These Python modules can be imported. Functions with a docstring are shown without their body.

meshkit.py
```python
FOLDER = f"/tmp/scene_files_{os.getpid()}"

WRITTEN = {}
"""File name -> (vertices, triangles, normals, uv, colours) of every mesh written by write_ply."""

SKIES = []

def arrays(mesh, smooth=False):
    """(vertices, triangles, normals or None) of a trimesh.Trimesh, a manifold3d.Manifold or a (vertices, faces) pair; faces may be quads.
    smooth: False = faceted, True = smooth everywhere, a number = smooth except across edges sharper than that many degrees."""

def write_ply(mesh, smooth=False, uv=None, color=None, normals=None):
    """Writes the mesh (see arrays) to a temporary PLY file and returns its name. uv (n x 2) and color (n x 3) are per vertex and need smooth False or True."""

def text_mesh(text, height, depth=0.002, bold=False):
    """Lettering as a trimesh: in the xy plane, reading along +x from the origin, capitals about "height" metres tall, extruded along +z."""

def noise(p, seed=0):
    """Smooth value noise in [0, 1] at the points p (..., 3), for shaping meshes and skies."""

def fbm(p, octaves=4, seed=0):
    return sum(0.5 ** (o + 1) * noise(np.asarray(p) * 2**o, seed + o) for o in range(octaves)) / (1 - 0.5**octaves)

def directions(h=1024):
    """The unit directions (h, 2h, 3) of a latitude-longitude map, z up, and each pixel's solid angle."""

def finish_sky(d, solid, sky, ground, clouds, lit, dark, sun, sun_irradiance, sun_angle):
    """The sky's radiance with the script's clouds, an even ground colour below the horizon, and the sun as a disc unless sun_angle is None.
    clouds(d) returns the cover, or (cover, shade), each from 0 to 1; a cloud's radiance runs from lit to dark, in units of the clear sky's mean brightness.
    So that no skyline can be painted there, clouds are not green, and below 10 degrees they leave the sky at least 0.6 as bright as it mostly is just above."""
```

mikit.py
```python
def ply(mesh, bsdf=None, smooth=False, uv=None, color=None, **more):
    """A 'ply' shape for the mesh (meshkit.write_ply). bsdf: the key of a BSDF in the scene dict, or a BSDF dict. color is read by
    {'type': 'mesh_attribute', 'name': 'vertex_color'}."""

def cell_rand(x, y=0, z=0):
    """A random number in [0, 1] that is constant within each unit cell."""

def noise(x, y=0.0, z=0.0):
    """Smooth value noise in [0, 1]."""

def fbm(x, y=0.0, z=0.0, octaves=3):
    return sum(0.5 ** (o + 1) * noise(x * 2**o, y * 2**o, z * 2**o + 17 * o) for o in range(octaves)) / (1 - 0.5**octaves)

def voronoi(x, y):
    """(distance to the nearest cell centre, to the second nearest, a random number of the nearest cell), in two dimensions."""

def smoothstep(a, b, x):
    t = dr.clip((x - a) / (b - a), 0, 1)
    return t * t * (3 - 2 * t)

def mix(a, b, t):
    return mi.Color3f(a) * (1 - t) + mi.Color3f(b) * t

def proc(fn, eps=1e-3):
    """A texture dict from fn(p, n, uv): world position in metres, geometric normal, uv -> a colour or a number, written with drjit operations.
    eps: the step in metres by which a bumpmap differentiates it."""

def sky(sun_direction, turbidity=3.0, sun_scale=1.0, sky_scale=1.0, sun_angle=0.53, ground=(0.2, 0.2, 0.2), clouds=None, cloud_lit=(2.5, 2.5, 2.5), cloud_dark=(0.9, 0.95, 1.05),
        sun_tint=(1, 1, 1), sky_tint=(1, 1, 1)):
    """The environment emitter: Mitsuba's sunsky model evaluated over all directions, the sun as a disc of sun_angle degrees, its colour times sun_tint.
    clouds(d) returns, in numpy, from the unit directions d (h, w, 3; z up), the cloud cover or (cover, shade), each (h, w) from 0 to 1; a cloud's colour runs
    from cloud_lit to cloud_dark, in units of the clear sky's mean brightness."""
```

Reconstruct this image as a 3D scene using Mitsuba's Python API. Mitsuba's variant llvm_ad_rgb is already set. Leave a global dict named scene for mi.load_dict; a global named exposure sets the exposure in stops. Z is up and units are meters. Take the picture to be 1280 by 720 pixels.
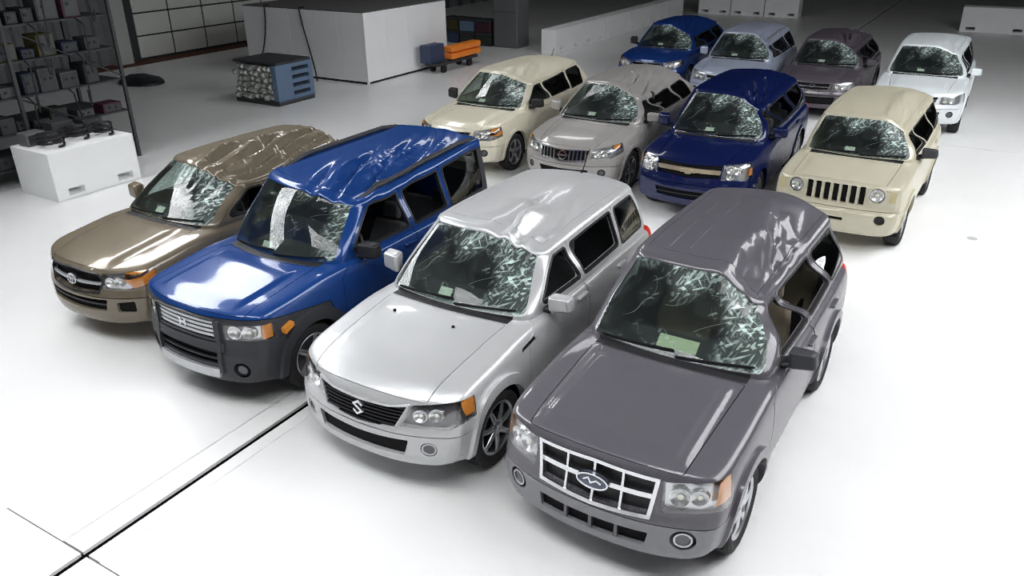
import math, random
import numpy as np, trimesh
import mitsuba as mi, mikit, meshkit
import drjit as dr
from manifold3d import Manifold, Mesh, CrossSection, FillRule
from shapely.geometry import Polygon, Point, box as sbox, LineString
from shapely import affinity as aff
from shapely.ops import unary_union
from scipy.interpolate import PchipInterpolator
from mikit import noise, fbm, voronoi, smoothstep, mix

T = mi.ScalarTransform4f
scene, labels = {}, {}
rng = np.random.default_rng(7)

# ------------------------------------------------------------------ camera
CH, CYAW, CPIT, CROL, CF = 4.420, math.radians(31.19), math.radians(25.24), math.radians(-0.69), 998.8
fw = np.array([-math.sin(CYAW) * math.cos(CPIT), math.cos(CYAW) * math.cos(CPIT), -math.sin(CPIT)])
rt = np.array([math.cos(CYAW), math.sin(CYAW), 0.0])
up = np.cross(rt, fw)
up = -rt * math.sin(CROL) + up * math.cos(CROL)
scene['camera'] = {'type': 'perspective', 'fov_axis': 'x', 'fov': math.degrees(2 * math.atan(640 / CF)), 'near_clip': 0.05, 'far_clip': 200.0,
                   'to_world': T().look_at(origin=[0, 0, CH], target=[float(a) for a in np.array([0, 0, CH]) + fw], up=[float(a) for a in up])}

# ------------------------------------------------------------------ lamps (banks hung from the hall ceiling)
exposure = -0.2
# each bank: label, four corners of its diffuser (seen from its lit side), radiance
def panel(c, u, v):
    c, u, v = (np.array(a, float) for a in (c, u, v))
    return np.array([c - u - v, c + u - v, c + u + v, c - u + v])
LIGHT_BANKS = [
    ('wide overhead light bank hanging to the right of the parked cars', panel((4.4, 12.0, 7.4), (0, 8.0, 0), (2.3, 0, -1.4)), (6.6, 6.68, 6.76)),
    ('long upright strip light bank hanging to the left of the parked cars', panel((-13.8, 5.0, 7.1), (0, 5.7, 0), (0.3, 0, 1.16)), (12.0, 12.2, 12.4)),
    ('short upright light bank hanging high before the white enclosure', panel((-14.0, 15.0, 9.0), (0, 1.3, 0), (0.1, 0, 0.85)), (12.0, 12.2, 12.4)),
    ('square light bank hanging over the gap between the second row and the white enclosure', panel((-10.8, 18.6, 8.6), (0, 2.4, 0), (1.0, 0, 0.0)), (5.0, 5.05, 5.1)),
    ('narrow light bank hanging across the hall over the floor before the front row', panel((-3.5, 1.5, 8.2), (5.2, 0, 0), (0, 1.3, 0.0)), (9.5, 9.6, 9.7)),
]

# ------------------------------------------------------------------ materials
def prin(key, color, rough=0.5, metal=0.0, coat=0.0, spec=0.5, two=True, **kw):
    d = {'type': 'principled', 'base_color': color if isinstance(color, dict) else {'type': 'rgb', 'value': list(color)}, 'roughness': rough, 'metallic': metal, 'specular': spec, **kw}
    if coat:
        d['clearcoat'] = coat
        d['clearcoat_gloss'] = 0.96
    scene[key] = {'type': 'twosided', 'b': d} if two else d
    return key

def srgb(r, g, b):
    f = lambda c: ((c / 255 + 0.055) / 1.055) ** 2.4 if c > 10 else c / 255 / 12.92
    return (f(r), f(g), f(b))

prin('m_black_plastic', (0.016, 0.016, 0.018), 0.45, spec=0.35)
prin('m_charcoal', (0.028, 0.029, 0.034), 0.5, spec=0.4)
prin('m_dark', (0.008, 0.008, 0.009), 0.7, spec=0.12)
prin('m_tyre', (0.02, 0.02, 0.021), 0.75, spec=0.3)
prin('m_chrome', (0.75, 0.76, 0.78), 0.22, 1.0)
prin('m_alloy', (0.55, 0.56, 0.58), 0.28, 0.9)
prin('m_alloy_dark', (0.12, 0.12, 0.13), 0.35, 0.7)
prin('m_silver_trim', (0.5, 0.51, 0.53), 0.35, 0.7)
prin('m_reflector', (0.62, 0.64, 0.66), 0.22, 0.85)
prin('m_amber', (0.5, 0.19, 0.03), 0.25)
prin('m_amber_pale', (0.42, 0.36, 0.2), 0.25)
prin('m_red_lamp', (0.55, 0.03, 0.025), 0.2)
prin('m_seat', (0.03, 0.03, 0.032), 0.8)
prin('m_seat_tan', (0.17, 0.14, 0.1), 0.8)
prin('m_dash', (0.022, 0.023, 0.025), 0.6)
prin('m_gold_bar', (0.8, 0.70, 0.5), 0.25, 0.8)
prin('m_card', (0.8, 0.82, 0.7), 0.6)
prin('m_card_green', (0.62, 0.68, 0.45), 0.6)
scene['m_lens'] = {'type': 'thindielectric', 'int_ior': 1.45}
scene['m_glass'] = {'type': 'thindielectric', 'int_ior': 1.52, 'specular_transmittance': {'type': 'rgb', 'value': [0.62, 0.7, 0.67]}}
scene['m_glass_dark'] = {'type': 'thindielectric', 'int_ior': 1.52, 'specular_transmittance': {'type': 'rgb', 'value': [0.2, 0.22, 0.22]}}

def crack_fn(p, n, uv):
    # u, v: metres from the upper corner of the glass on the crushed side (both run negative into the glass)
    u, v = uv[0], uv[1]
    r = dr.sqrt(u * u + v * v) + 1e-4
    wob = noise(u * 4 + 3, v * 4, 3.0)
    w2 = noise(u * 9 + 1, v * 9, 7.0)
    edge = dr.minimum(-u * 1.15, -v * 1.5 + dr.maximum(-u - 0.8, 0) * 0.8)
    near = (1 - smoothstep(0.02, 0.42, edge + 0.5 * (wob - 0.5))) * (1 - smoothstep(0.8, 1.35, r))
    def dashes(a, fx, fy, lo, hi):
        c, s = math.cos(a), math.sin(a)
        return smoothstep(lo, hi, noise((u * c + v * s) * fx + 2 * w2, (v * c - u * s) * fy + 1.5 * wob, a))
    a1 = dashes(0.5, 17, 48, 0.60, 0.74)
    a2 = dashes(-0.7, 15, 44, 0.62, 0.76)
    a3 = dashes(1.2, 22, 60, 0.60, 0.74)
    e1, e2, c2 = voronoi(u * 24 + v * 7, v * 20 - u * 5)
    fine = 1 - smoothstep(0.0, 0.12, e2 - e1)
    keep = smoothstep(0.35, 0.6, noise(u * 6 + 9, v * 7, 1.0))
    ang = dr.atan2(v, u)
    rad = 1 - smoothstep(0.0, 0.02 / (0.2 + r), dr.abs(dr.sin(ang * 7 + 1.3 * wob)))
    arc = 1 - smoothstep(0.0, 0.06, dr.abs(dr.sin(r * 17 + 4 * wob + 2 * w2)))
    far = (1 - smoothstep(0.8, 1.6, r)) * smoothstep(0.4, 0.62, w2)
    a = near * (0.55 * a1 + 0.5 * a2 * keep + 0.35 * a3 + 0.22 * fine * keep + 0.06) + far * (0.3 * rad + 0.25 * arc * keep + 0.18 * a1 * keep) + 0.012 + 0.012 * keep
    return dr.clip(a, 0, 0.85)

prin('m_crack_face', (0.60, 0.74, 0.70), 0.3)
scene['m_windshield'] = {'type': 'blendbsdf', 'weight': mikit.proc(crack_fn), 'a': {'type': 'ref', 'id': 'm_glass'}, 'b': {'type': 'ref', 'id': 'm_crack_face'}}

# ------------------------------------------------------------------ scene helpers
def numbered(key):
    roots = {k for k in scene} | {k.rsplit('__', 1)[0] for k in scene} | {k.split('__')[0] for k in scene} | set(labels)
    if key not in roots:
        return key
    i = 1
    while f'{key}_{i:03d}' in roots:
        i += 1
    return f'{key}_{i:03d}'

USED = set()
def free(key):
    if key not in USED:
        USED.add(key)
        return key
    i = 1
    while f'{key}_{i:03d}' in USED:
        i += 1
    USED.add(f'{key}_{i:03d}')
    return f'{key}_{i:03d}'

def thing(name, label, cat, group=None):
    k = free(name)
    labels[k] = {'label': label, 'category': cat}
    if group:
        labels[k]['group'] = group
    return k

def tri(m):
    if isinstance(m, Manifold):
        q = m.to_mesh()
        return trimesh.Trimesh(np.array(q.vert_properties[:, :3], float), np.array(q.tri_verts), process=False)
    return m

def put(key, mesh, mat, smooth=30, to_world=None, label=None, **kw):
    """one entry; key = parent__part"""
    k = key if key in labels and key not in scene else free(key)      # a thing that is one mesh, or a part
    d = mesh if isinstance(mesh, dict) else mikit.ply(tri(mesh), mat, smooth=smooth, **kw)
    d = dict(d)
    if to_world is not None:
        d['to_world'] = to_world
    scene[k] = d
    if label:
        labels[k] = {'label': label}
    return k

def struct(key, mesh, mat, smooth=False):
    k = put(key, mesh, mat, smooth)
    labels[k] = {'kind': 'structure'}
    return k

def bx(x0, x1, y0, y1, z0, z1):
    return Manifold.cube([x1 - x0, y1 - y0, z1 - z0]).translate([x0, y0, z0])

def rbox(x0, x1, y0, y1, z0, z1, r=0.02, seg=8):
    s = Manifold.sphere(r, seg)
    return Manifold.batch_hull([s.translate([x, y, z]) for x in (x0 + r, x1 - r) for y in (y0 + r, y1 - r) for z in (z0 + r, z1 - r)])

def cyl(p0, p1, r, r1=None, n=20):
    p0, p1 = np.array(p0, float), np.array(p1, float)
    d = p1 - p0
    L = np.linalg.norm(d)
    z = d / L
    a = np.cross(z, [0, 0, 1] if abs(z[2]) < 0.9 else [1, 0, 0])
    a /= np.linalg.norm(a)
    b = np.cross(z, a)
    M = np.column_stack([a, b, z, p0])
    return Manifold.cylinder(L, r, r if r1 is None else r1, n).transform(M)

def tube(pts, r, n=8):
    pts = [np.array(p, float) for p in pts]
    s = Manifold.sphere(r, n)
    return Manifold.batch_boolean([Manifold.batch_hull([s.translate(a), s.translate(b)]) for a, b in zip(pts[:-1], pts[1:])], mi_add)

from manifold3d import OpType
mi_add = OpType.Add

def cs(poly):
    polys = getattr(poly, 'geoms', [poly])
    cont = []
    for g in polys:
        if g.is_empty or g.geom_type != 'Polygon':
            continue
        cont.append(np.array(g.exterior.coords)[:-1])
        cont += [np.array(i.coords)[:-1] for i in g.interiors]
    return CrossSection(cont, FillRule.EvenOdd)

def pf(poly, l0, l1):      # front view (x, z), extruded along the length
    return cs(poly).extrude(l1 - l0).transform(np.array([[1, 0, 0, 0], [0, 0, 1, l0], [0, 1, 0, 0]], float))
def ps(poly, x0, x1):      # side view (l, z), extruded across
    return cs(poly).extrude(x1 - x0).transform(np.array([[0, 0, 1, x0], [1, 0, 0, 0], [0, 1, 0, 0]], float))
def pt(poly, z0, z1):      # top view (x, l)
    return cs(poly).extrude(z1 - z0).translate([0, 0, z0])

def rnd(poly, r):
    return poly.buffer(-r, quad_segs=4).buffer(r, quad_segs=4)
def mirror(poly):
    return aff.scale(poly, -1, 1, origin=(0, 0))
def both(poly):
    return unary_union([poly, mirror(poly)])

def pch(pts):
    a = np.array(pts, float)
    f = PchipInterpolator(a[:, 0], a[:, 1])
    return lambda x: f(np.clip(x, a[0, 0], a[-1, 0]))

def sst(a, b, x):
    t = np.clip((x - a) / (b - a), 0, 1)
    return t * t * (3 - 2 * t)

def bspline(ctrl, n):
    """uniform quadratic B-spline through the ends of the control polygon"""
    P = np.array(ctrl, float)
    P = np.vstack([2 * P[0] - P[1], P, 2 * P[-1] - P[-2]])
    m = len(P) - 2
    t = np.linspace(0.5, m - 0.5, n)
    i = np.minimum(t.astype(int), m - 1)
    u = (t - i)[:, None]
    return 0.5 * (1 - u) ** 2 * P[i] + (0.5 + u * (1 - u)) * P[i + 1] + 0.5 * u ** 2 * P[i + 2]

def loft(rings):
    """closed rings (k, n, 3) with planar caps -> Manifold"""
    R = np.array(rings, float)
    k, n, _ = R.shape
    v = R.reshape(-1, 3)
    i, j = np.meshgrid(np.arange(k - 1), np.arange(n), indexing='ij')
    a, b, c, d = i * n + j, i * n + (j + 1) % n, (i + 1) * n + (j + 1) % n, (i + 1) * n + j
    f = np.concatenate([np.stack([a, b, c], -1).reshape(-1, 3), np.stack([a, c, d], -1).reshape(-1, 3)])
    v = np.vstack([v, R[0].mean(0), R[-1].mean(0)])
    j = np.arange(n)
    f = np.concatenate([f, np.stack([(j + 1) % n, j, np.full(n, k * n)], -1), np.stack([(k - 1) * n + j, (k - 1) * n + (j + 1) % n, np.full(n, k * n + 1)], -1)])
    m = trimesh.Trimesh(v, f, process=False)
    if m.volume < 0:
        f = f[:, ::-1]
    return Manifold(Mesh(vert_properties=np.ascontiguousarray(v, np.float32), tri_verts=np.ascontiguousarray(f, np.uint32)))

def lathe_x(profile, n=40):
    """profile (r, x) closed polygon revolved about the x axis"""
    m = trimesh.creation.revolve(np.array([[max(r, 0), x] for r, x in profile]), sections=n)
    m.apply_transform(np.array([[0, 0, 1, 0], [1, 0, 0, 0], [0, 1, 0, 0], [0, 0, 0, 1.0]]))
    return m

# ------------------------------------------------------------------ the hall
def floor_fn(p, n, uv):
    a = fbm(p.x * 0.35, p.y * 0.35, 0.0, 4)
    b = fbm(p.x * 2.3 + 7, p.y * 2.3, 3.0, 3)
    v = 0.73 + 0.03 * (a - 0.5) + 0.02 * (b - 0.5)
    return mi.Color3f(v, v * 1.003, v * 0.997)
prin('m_floor', mikit.proc(floor_fn), 0.32, spec=0.45)
prin('m_plate', (0.75, 0.75, 0.745), 0.35, spec=0.45)
prin('m_anchor', (0.45, 0.46, 0.46), 0.5)
prin('m_slot', (0.02, 0.02, 0.02), 0.6)
prin('m_wall', (0.13, 0.14, 0.145), 0.7)
prin('m_wall_dark', (0.06, 0.064, 0.068), 0.8)
prin('m_ceiling', (0.05, 0.05, 0.055), 0.9)
prin('m_white_paint', (0.87, 0.88, 0.89), 0.5)
prin('m_concrete', (0.82, 0.83, 0.83), 0.7)
prin('m_door_panel', (0.62, 0.64, 0.60), 0.5)
prin('m_housing', (0.05, 0.05, 0.055), 0.6)

# floor: slabs either side of the tow track, with an open slot between the cover plates
X0, X1, Y0, Y1, YS = -25.2, 16.0, -9.0, 56.0, 2.30
struct('floor', bx(X0, -6.30, Y0, YS, -0.2, 0) + bx(-4.30, X1, Y0, YS, -0.2, 0) + bx(X0, -5.53, YS, Y1, -0.2, 0) + bx(-5.065, X1, YS, 18.25, -0.2, 0) + bx(-5.065, X1, 18.265, Y1, -0.2, 0), 'm_floor')
struct('trim_1', bx(-6.4, -4.2, Y0, Y1, -0.3, -0.19), 'm_slot')
def plates(x0, x1, y0, y1, n):
    e = np.linspace(y0, y1, n + 1)
    for a, b in zip(e[:-1], e[1:]):
        put('floor__track_cover_plate', bx(x0, x1, a + 0.003, b - 0.003, -0.03, 0.0), 'm_plate', False)
plates(-6.295, -5.28, Y0, YS - 0.008, 4)
plates(-5.21, -4.305, Y0, YS - 0.008, 4)
plates(-5.52, -5.28, YS + 0.004, 52, 8)
plates(-5.21, -5.07, YS + 0.004, 52, 8)

put('floor__anchor_cap', cyl((0.146, 12.82, 0.0005), (0.146, 12.82, 0.004), 0.07, n=24), 'm_anchor', False, label='grey anchor cap set in the floor')
struct('wall_left', bx(X0 - 0.3, X0 + 0.2, Y0, Y1, 0, 10), 'm_wall')
struct('wall_right', bx(X1, X1 + 0.3, Y0, Y1, 0, 10), 'm_wall')
struct('wall_back', bx(X0, X1, Y1, Y1 + 0.3, 0, 10), 'm_wall_dark')
struct('wall_front', bx(X0, X1, Y0 - 0.3, Y0, 0, 10), 'm_wall_dark')
struct('ceiling', bx(X0, X1, Y0, Y1, 10, 10.3), 'm_ceiling')

for lab, q, rad in LIGHT_BANKS:
    k = thing('light_bank', lab, 'light')
    c = q.mean(0)
    n = np.cross(q[1] - q[0], q[3] - q[0])
    n /= np.linalg.norm(n)
    if n[2] > 0:
        q, n = q[::-1], -n
    o = c + (q - c) * 1.03 - n * 0.02
    hull = lambda P_: Manifold.hull_points(np.array(P_, np.float32).tolist())
    put(k + '__housing', hull(list(o) + list(c + (q - c) * 0.93 - n * 0.22)), 'm_housing', False)
    kk = free(k + '__diffuser')
    scene[kk] = {**mikit.ply((q, np.array([[0, 1, 2], [0, 2, 3]])), None), 'emitter': {'type': 'area', 'radiance': {'type': 'rgb', 'value': list(rad)}}}
    e1 = (q[1] - q[0]) if np.linalg.norm(q[1] - q[0]) > np.linalg.norm(q[3] - q[0]) else (q[3] - q[0])
    for s in (-0.4, -0.13, 0.13, 0.4):
        a = c + e1 * s - n * 0.15
        put(k + '__hanger', cyl(a, (a[0], a[1], 10), 0.015, n=8), 'm_housing', False)

# ------------------------------------------------------------------ wheels and seats, shared by the cars
WHEELS = {}
def wheel_parts(style, R, tw=0.225):
    key = (style, R, tw)
    if key in WHEELS:
        return WHEELS[key]
    h, rr = tw / 2, R - 0.105
    tyre = lathe_x([(rr - 0.004, -h + 0.02), (R - 0.05, -h), (R - 0.015, -h + 0.012), (R, -h + 0.04), (R, h - 0.04), (R - 0.015, h - 0.012), (R - 0.05, h), (rr - 0.004, h - 0.02), (rr - 0.02, h - 0.07), (rr - 0.02, -h + 0.07), (rr - 0.004, -h + 0.02)], 44)
    barrel = lathe_x([(rr - 0.025, -h + 0.03), (rr, -h + 0.03), (rr, h - 0.022), (rr - 0.012, h - 0.015), (rr - 0.03, h - 0.03), (rr - 0.03, h - 0.07), (rr - 0.025, h - 0.09), (rr - 0.025, -h + 0.03)], 40)
    back = lathe_x([(0, -0.01), (rr - 0.02, -0.01), (rr - 0.02, 0.0), (0.07, 0.012), (0, 0.012), (0, -0.01)], 32)
    face = h - 0.035
    n, wroot, wtip, split = {'five': (5, 0.075, 0.05, 0), 'six': (6, 0.085, 0.045, 0), 'split': (5, 0.06, 0.03, 1), 'seven': (7, 0.055, 0.05, 0), 'ten': (10, 0.04, 0.03, 0)}[style]
    sp = []
    for k in range(n):
        for sgn in ((-1, 1) if split else (0,)):
            a0 = 2 * math.pi * k / n
            a1 = a0 + sgn * 0.24
            s = Manifold.sphere(1, 8)
            def node(r, a, w, x, th):
                return s.scale([th, w / 2, w / 2]).translate([x, r * math.cos(a), r * math.sin(a)])
            sp.append(Manifold.batch_hull([node(0.05, a0, wroot, face + 0.0, 0.016), node(rr * 0.55, (a0 + a1) / 2, (wroot + wtip) / 2, face + 0.008, 0.013), node(rr - 0.03, a1, wtip, face - 0.004, 0.013)]))
    hub = lathe_x([(0, face - 0.02), (0.075, face - 0.02), (0.07, face + 0.014), (0.04, face + 0.02), (0, face + 0.02), (0, face - 0.02)], 24)
    sp = Manifold.batch_boolean(sp, mi_add)
    rim = trimesh.util.concatenate([tri(sp), barrel, hub])
    cap = lathe_x([(0, face + 0.018), (0.032, face + 0.018), (0.028, face + 0.026), (0, face + 0.028), (0, face + 0.018)], 18)
    rm = 'm_alloy'
    WHEELS[key] = [('', mikit.ply(tyre, 'm_tyre', smooth=35)), ('rim', mikit.ply(rim, rm, smooth=35)), ('brake_disc', mikit.ply(back, 'm_alloy_dark' if style != 'seven' else 'm_dark', smooth=35)), ('hub_cap', mikit.ply(cap, 'm_silver_trim' if style == 'seven' else 'm_alloy_dark', smooth=35))]
    return WHEELS[key]

SEATS = {}
def seat_parts(mat):
    if mat not in SEATS:
        cush = rbox(-0.25, 0.25, -0.26, 0.26, 0.0, 0.17, 0.05, 10)
        back = Manifold.batch_hull([Manifold.sphere(0.06, 10).translate(p) for p in ((-0.2, 0.24, 0.12), (0.2, 0.24, 0.12), (-0.17, 0.42, 0.66), (0.17, 0.42, 0.66), (-0.22, 0.3, 0.35), (0.22, 0.3, 0.35))])
        head = Manifold.batch_hull([Manifold.sphere(0.045, 10).translate(p) for p in ((-0.09, 0.45, 0.77), (0.09, 0.45, 0.77), (-0.08, 0.47, 0.88), (0.08, 0.47, 0.88))])
        SEATS[mat] = mikit.ply(tri(cush + back), mat, smooth=35), mikit.ply(tri(head), mat, smooth=35)
    return SEATS[mat]

def torus_mesh(R, r, n=28, m=8):
    a = np.linspace(0, 2 * np.pi, m + 1)
    return trimesh.creation.revolve(np.stack([R + r * np.cos(a), r * np.sin(a)], 1), sections=n)

# ------------------------------------------------------------------ the cars: one solid lofted from sections, sliced into panels, then bent by warp()
DEF = dict(L=4.44, W=1.806, H=1.66, wb=2.62, foh=0.83, R=0.355, zb=0.25, ed=0.045, belt=1.10, belt_rear=1.12, lf0=1.30, lf1=2.05, lr0=4.40, lr1=3.95, wt=0.675, bow_f=0.24, bow_ws=0.12, bow_r=0.16,
           hood=[(0, 0.90), (0.06, 0.955), (0.25, 1.0), (0.7, 1.05), (1.3, 1.10)], off_f=[(0.22, 0.07), (0.42, 0.0), (0.58, 0.0), (0.7, 0.03), (1.0, 0.07)], roofl=[(1.9, -0.03), (2.7, 0.0), (3.3, -0.003), (4.2, -0.03)],
           crown=0.03, hoodw=(0.60, 0.73), ridges=[], bumper_top=0.66, bumper_l=0.5, zwb=0.04, lB=2.52, lC=3.42, lD=4.05, clad=None, flare=0.02, flare_mat=None, mirror=None, wheel='five', seat='m_seat', missing=('front',), dark_glass=True,
           rails=None, mirrors=(-1, 1), crush={}, front={}, antenna=False, rr=0.055, off_r=[(0.3, 0.10), (0.55, 0.0), (0.75, 0.01), (1.1, 0.05)], label_card='m_card', roof_fine=0.035, soft=0.3, hood_fine=0.05, rail_r=0.018, cshift=0.0, door_split=True)

class Car:
    def __init__(s, label, pos, yaw, paint, **kw):
        s.__dict__.update({**DEF, **kw})
        s.key = thing('car', label, 'car')
        s.paint = paint
        s.M = T().translate([pos[0], pos[1], 0]).rotate([0, 0, 1], yaw)
        s.hz = pch(s.hood + [(s.lf0 + 0.6, s.belt), (s.L - 0.6, s.belt_rear), (s.L, s.belt_rear - 0.03)])
        s.plan = pch([(0, 0.93), (0.12, 0.955), (0.4, 0.985), (0.9, 1.0), (s.L - 0.9, 1.0), (s.L - 0.35, 0.98), (s.L, 0.925)])
        s.offf, s.offr, s.roof_f = pch(s.off_f), pch(s.off_r), pch(s.roofl)
        s.la = s.foh + s.wb
        s.build()

    # --- shape functions
    def lf(s, z, i=0.0):
        t = np.clip((z - s.belt) / (s.H - s.belt), 0, 1)
        return s.lf0 + (s.lf1 - s.lf0) * t - 0.03 * math.sin(math.pi * t) + i
    def lr(s, z, i=0.0):
        t = np.clip((z - s.belt) / (s.H - s.belt), 0, 1)
        return s.lr0 + (s.lr1 - s.lr0) * t ** 1.5 - i
    def wg(s, z, i=0.0):
        t = np.clip((z - s.belt) / (s.H - s.belt), 0, 1)
        return 0.915 * s.W / 2 * (1 - t ** 1.2) + s.wt * t ** 1.2 - i

    def ring(s, z, i, zt=None):
        zt = z if zt is None else zt
        f, r, w, rc = s.lf(zt, i * 1.25), s.lr(zt, i), s.wg(zt, i), max(0.13 - i, 0.04)
        pts = []
        n1, n2, nc = 22, 44, 7
        def arc(cx, cy, a0):
            for k in range(nc):
                a = a0 + math.pi / 2 * (k + 0.5) / nc
                pts.append((cx + rc * math.cos(a), cy + rc * math.sin(a)))
        pts += [(x, f) for x in np.linspace(-w + rc, w - rc, n1)]
        arc(w - rc, f + rc, -math.pi / 2)
        pts += [(w, l) for l in np.linspace(f + rc, r - rc, n2)]
        arc(w - rc, r - rc, 0)
        pts += [(x, r) for x in np.linspace(w - rc, -w + rc, n1)]
        arc(-w + rc, r - rc, math.pi / 2)
        pts += [(-w, l) for l in np.linspace(r - rc, f + rc, n2)]
        arc(-w + rc, f + rc, math.pi)
        P = np.array(pts)
        q = (P[:, 0] / w) ** 2
        lm, hl = (s.lf0 + s.lr0) / 2, (s.lr0 - s.lf0) / 2
        x = P[:, 0] * (1 - 0.045 * ((P[:, 1] - lm) / hl) ** 2)
        l = P[:, 1] + s.bow_ws * q * np.clip(1 - (P[:, 1] - f) / 1.0, 0, 1) - s.bow_r * 0.6 * q * np.clip(1 - (r - P[:, 1]) / 0.9, 0, 1)
        return np.stack([x, l, np.full(len(x), z)], 1)

    def green(s, i=0.0, zlow=None):
        zlow = s.belt - 0.16 if zlow is None else zlow
        top, r = s.H - i, max(s.rr - i, 0.03)
        rings = [s.ring(z, i, max(z, s.belt - 0.2)) for z in ([zlow] + list(np.linspace(s.belt - 0.1, top - r, 18)))]
        for a in np.linspace(0, math.pi / 2, 7)[1:]:
            rings.append(s.ring(top - r + r * math.sin(a), i + r * (1 - math.cos(a)), top - r))
        return loft(rings)

    def lower(s):
        ls = np.unique(np.concatenate([[0, 0.008, 0.022, 0.045, 0.075, 0.11], np.linspace(0.15, s.L - 0.15, 84), [s.L - 0.09, s.L - 0.05, s.L - 0.022, s.L - 0.006, s.L]]))
        rings = []
        for l in ls:
            w, zc = s.W / 2 * float(s.plan(l)), float(s.hz(l))
            zb = s.zb + 0.05 * (1 - sst(0, 0.4, l)) + 0.12 * sst(s.L - 0.5, s.L, l)
            e = min(l, s.L - l)
            k = 1 - 0.06 * (1 - min(1, e / 0.075)) ** 2          # rounds the rim of the end caps
            zc -= 0.03 * (1 - min(1, e / 0.075)) ** 2
            ze = zc - s.ed
            w *= k
            half = [(0, zb), (0.45 * w, zb), (0.86 * w, zb), (0.945 * w, zb + 0.03), (0.98 * w, zb + 0.15), (1.0 * w, 0.62 * ze), (1.0 * w, 0.75 * ze), (0.99 * w, ze - 0.12), (0.972 * w, ze - 0.045), (0.94 * w, ze - 0.004),
                    (0.87 * w, ze + 0.25 * (zc - ze)), (0.6 * w, zc - 0.3 * (zc - ze)), (0.3 * w, zc), (0, zc)]
            h = bspline(half, 50)
            h[0, 0] = h[-1, 0] = 0
            ring = np.vstack([h, h[-2:0:-1] * [-1, 1]])
            rings.append(np.stack([ring[:, 0], np.full(len(ring), l), ring[:, 1]], 1))
        return loft(rings)

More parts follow.
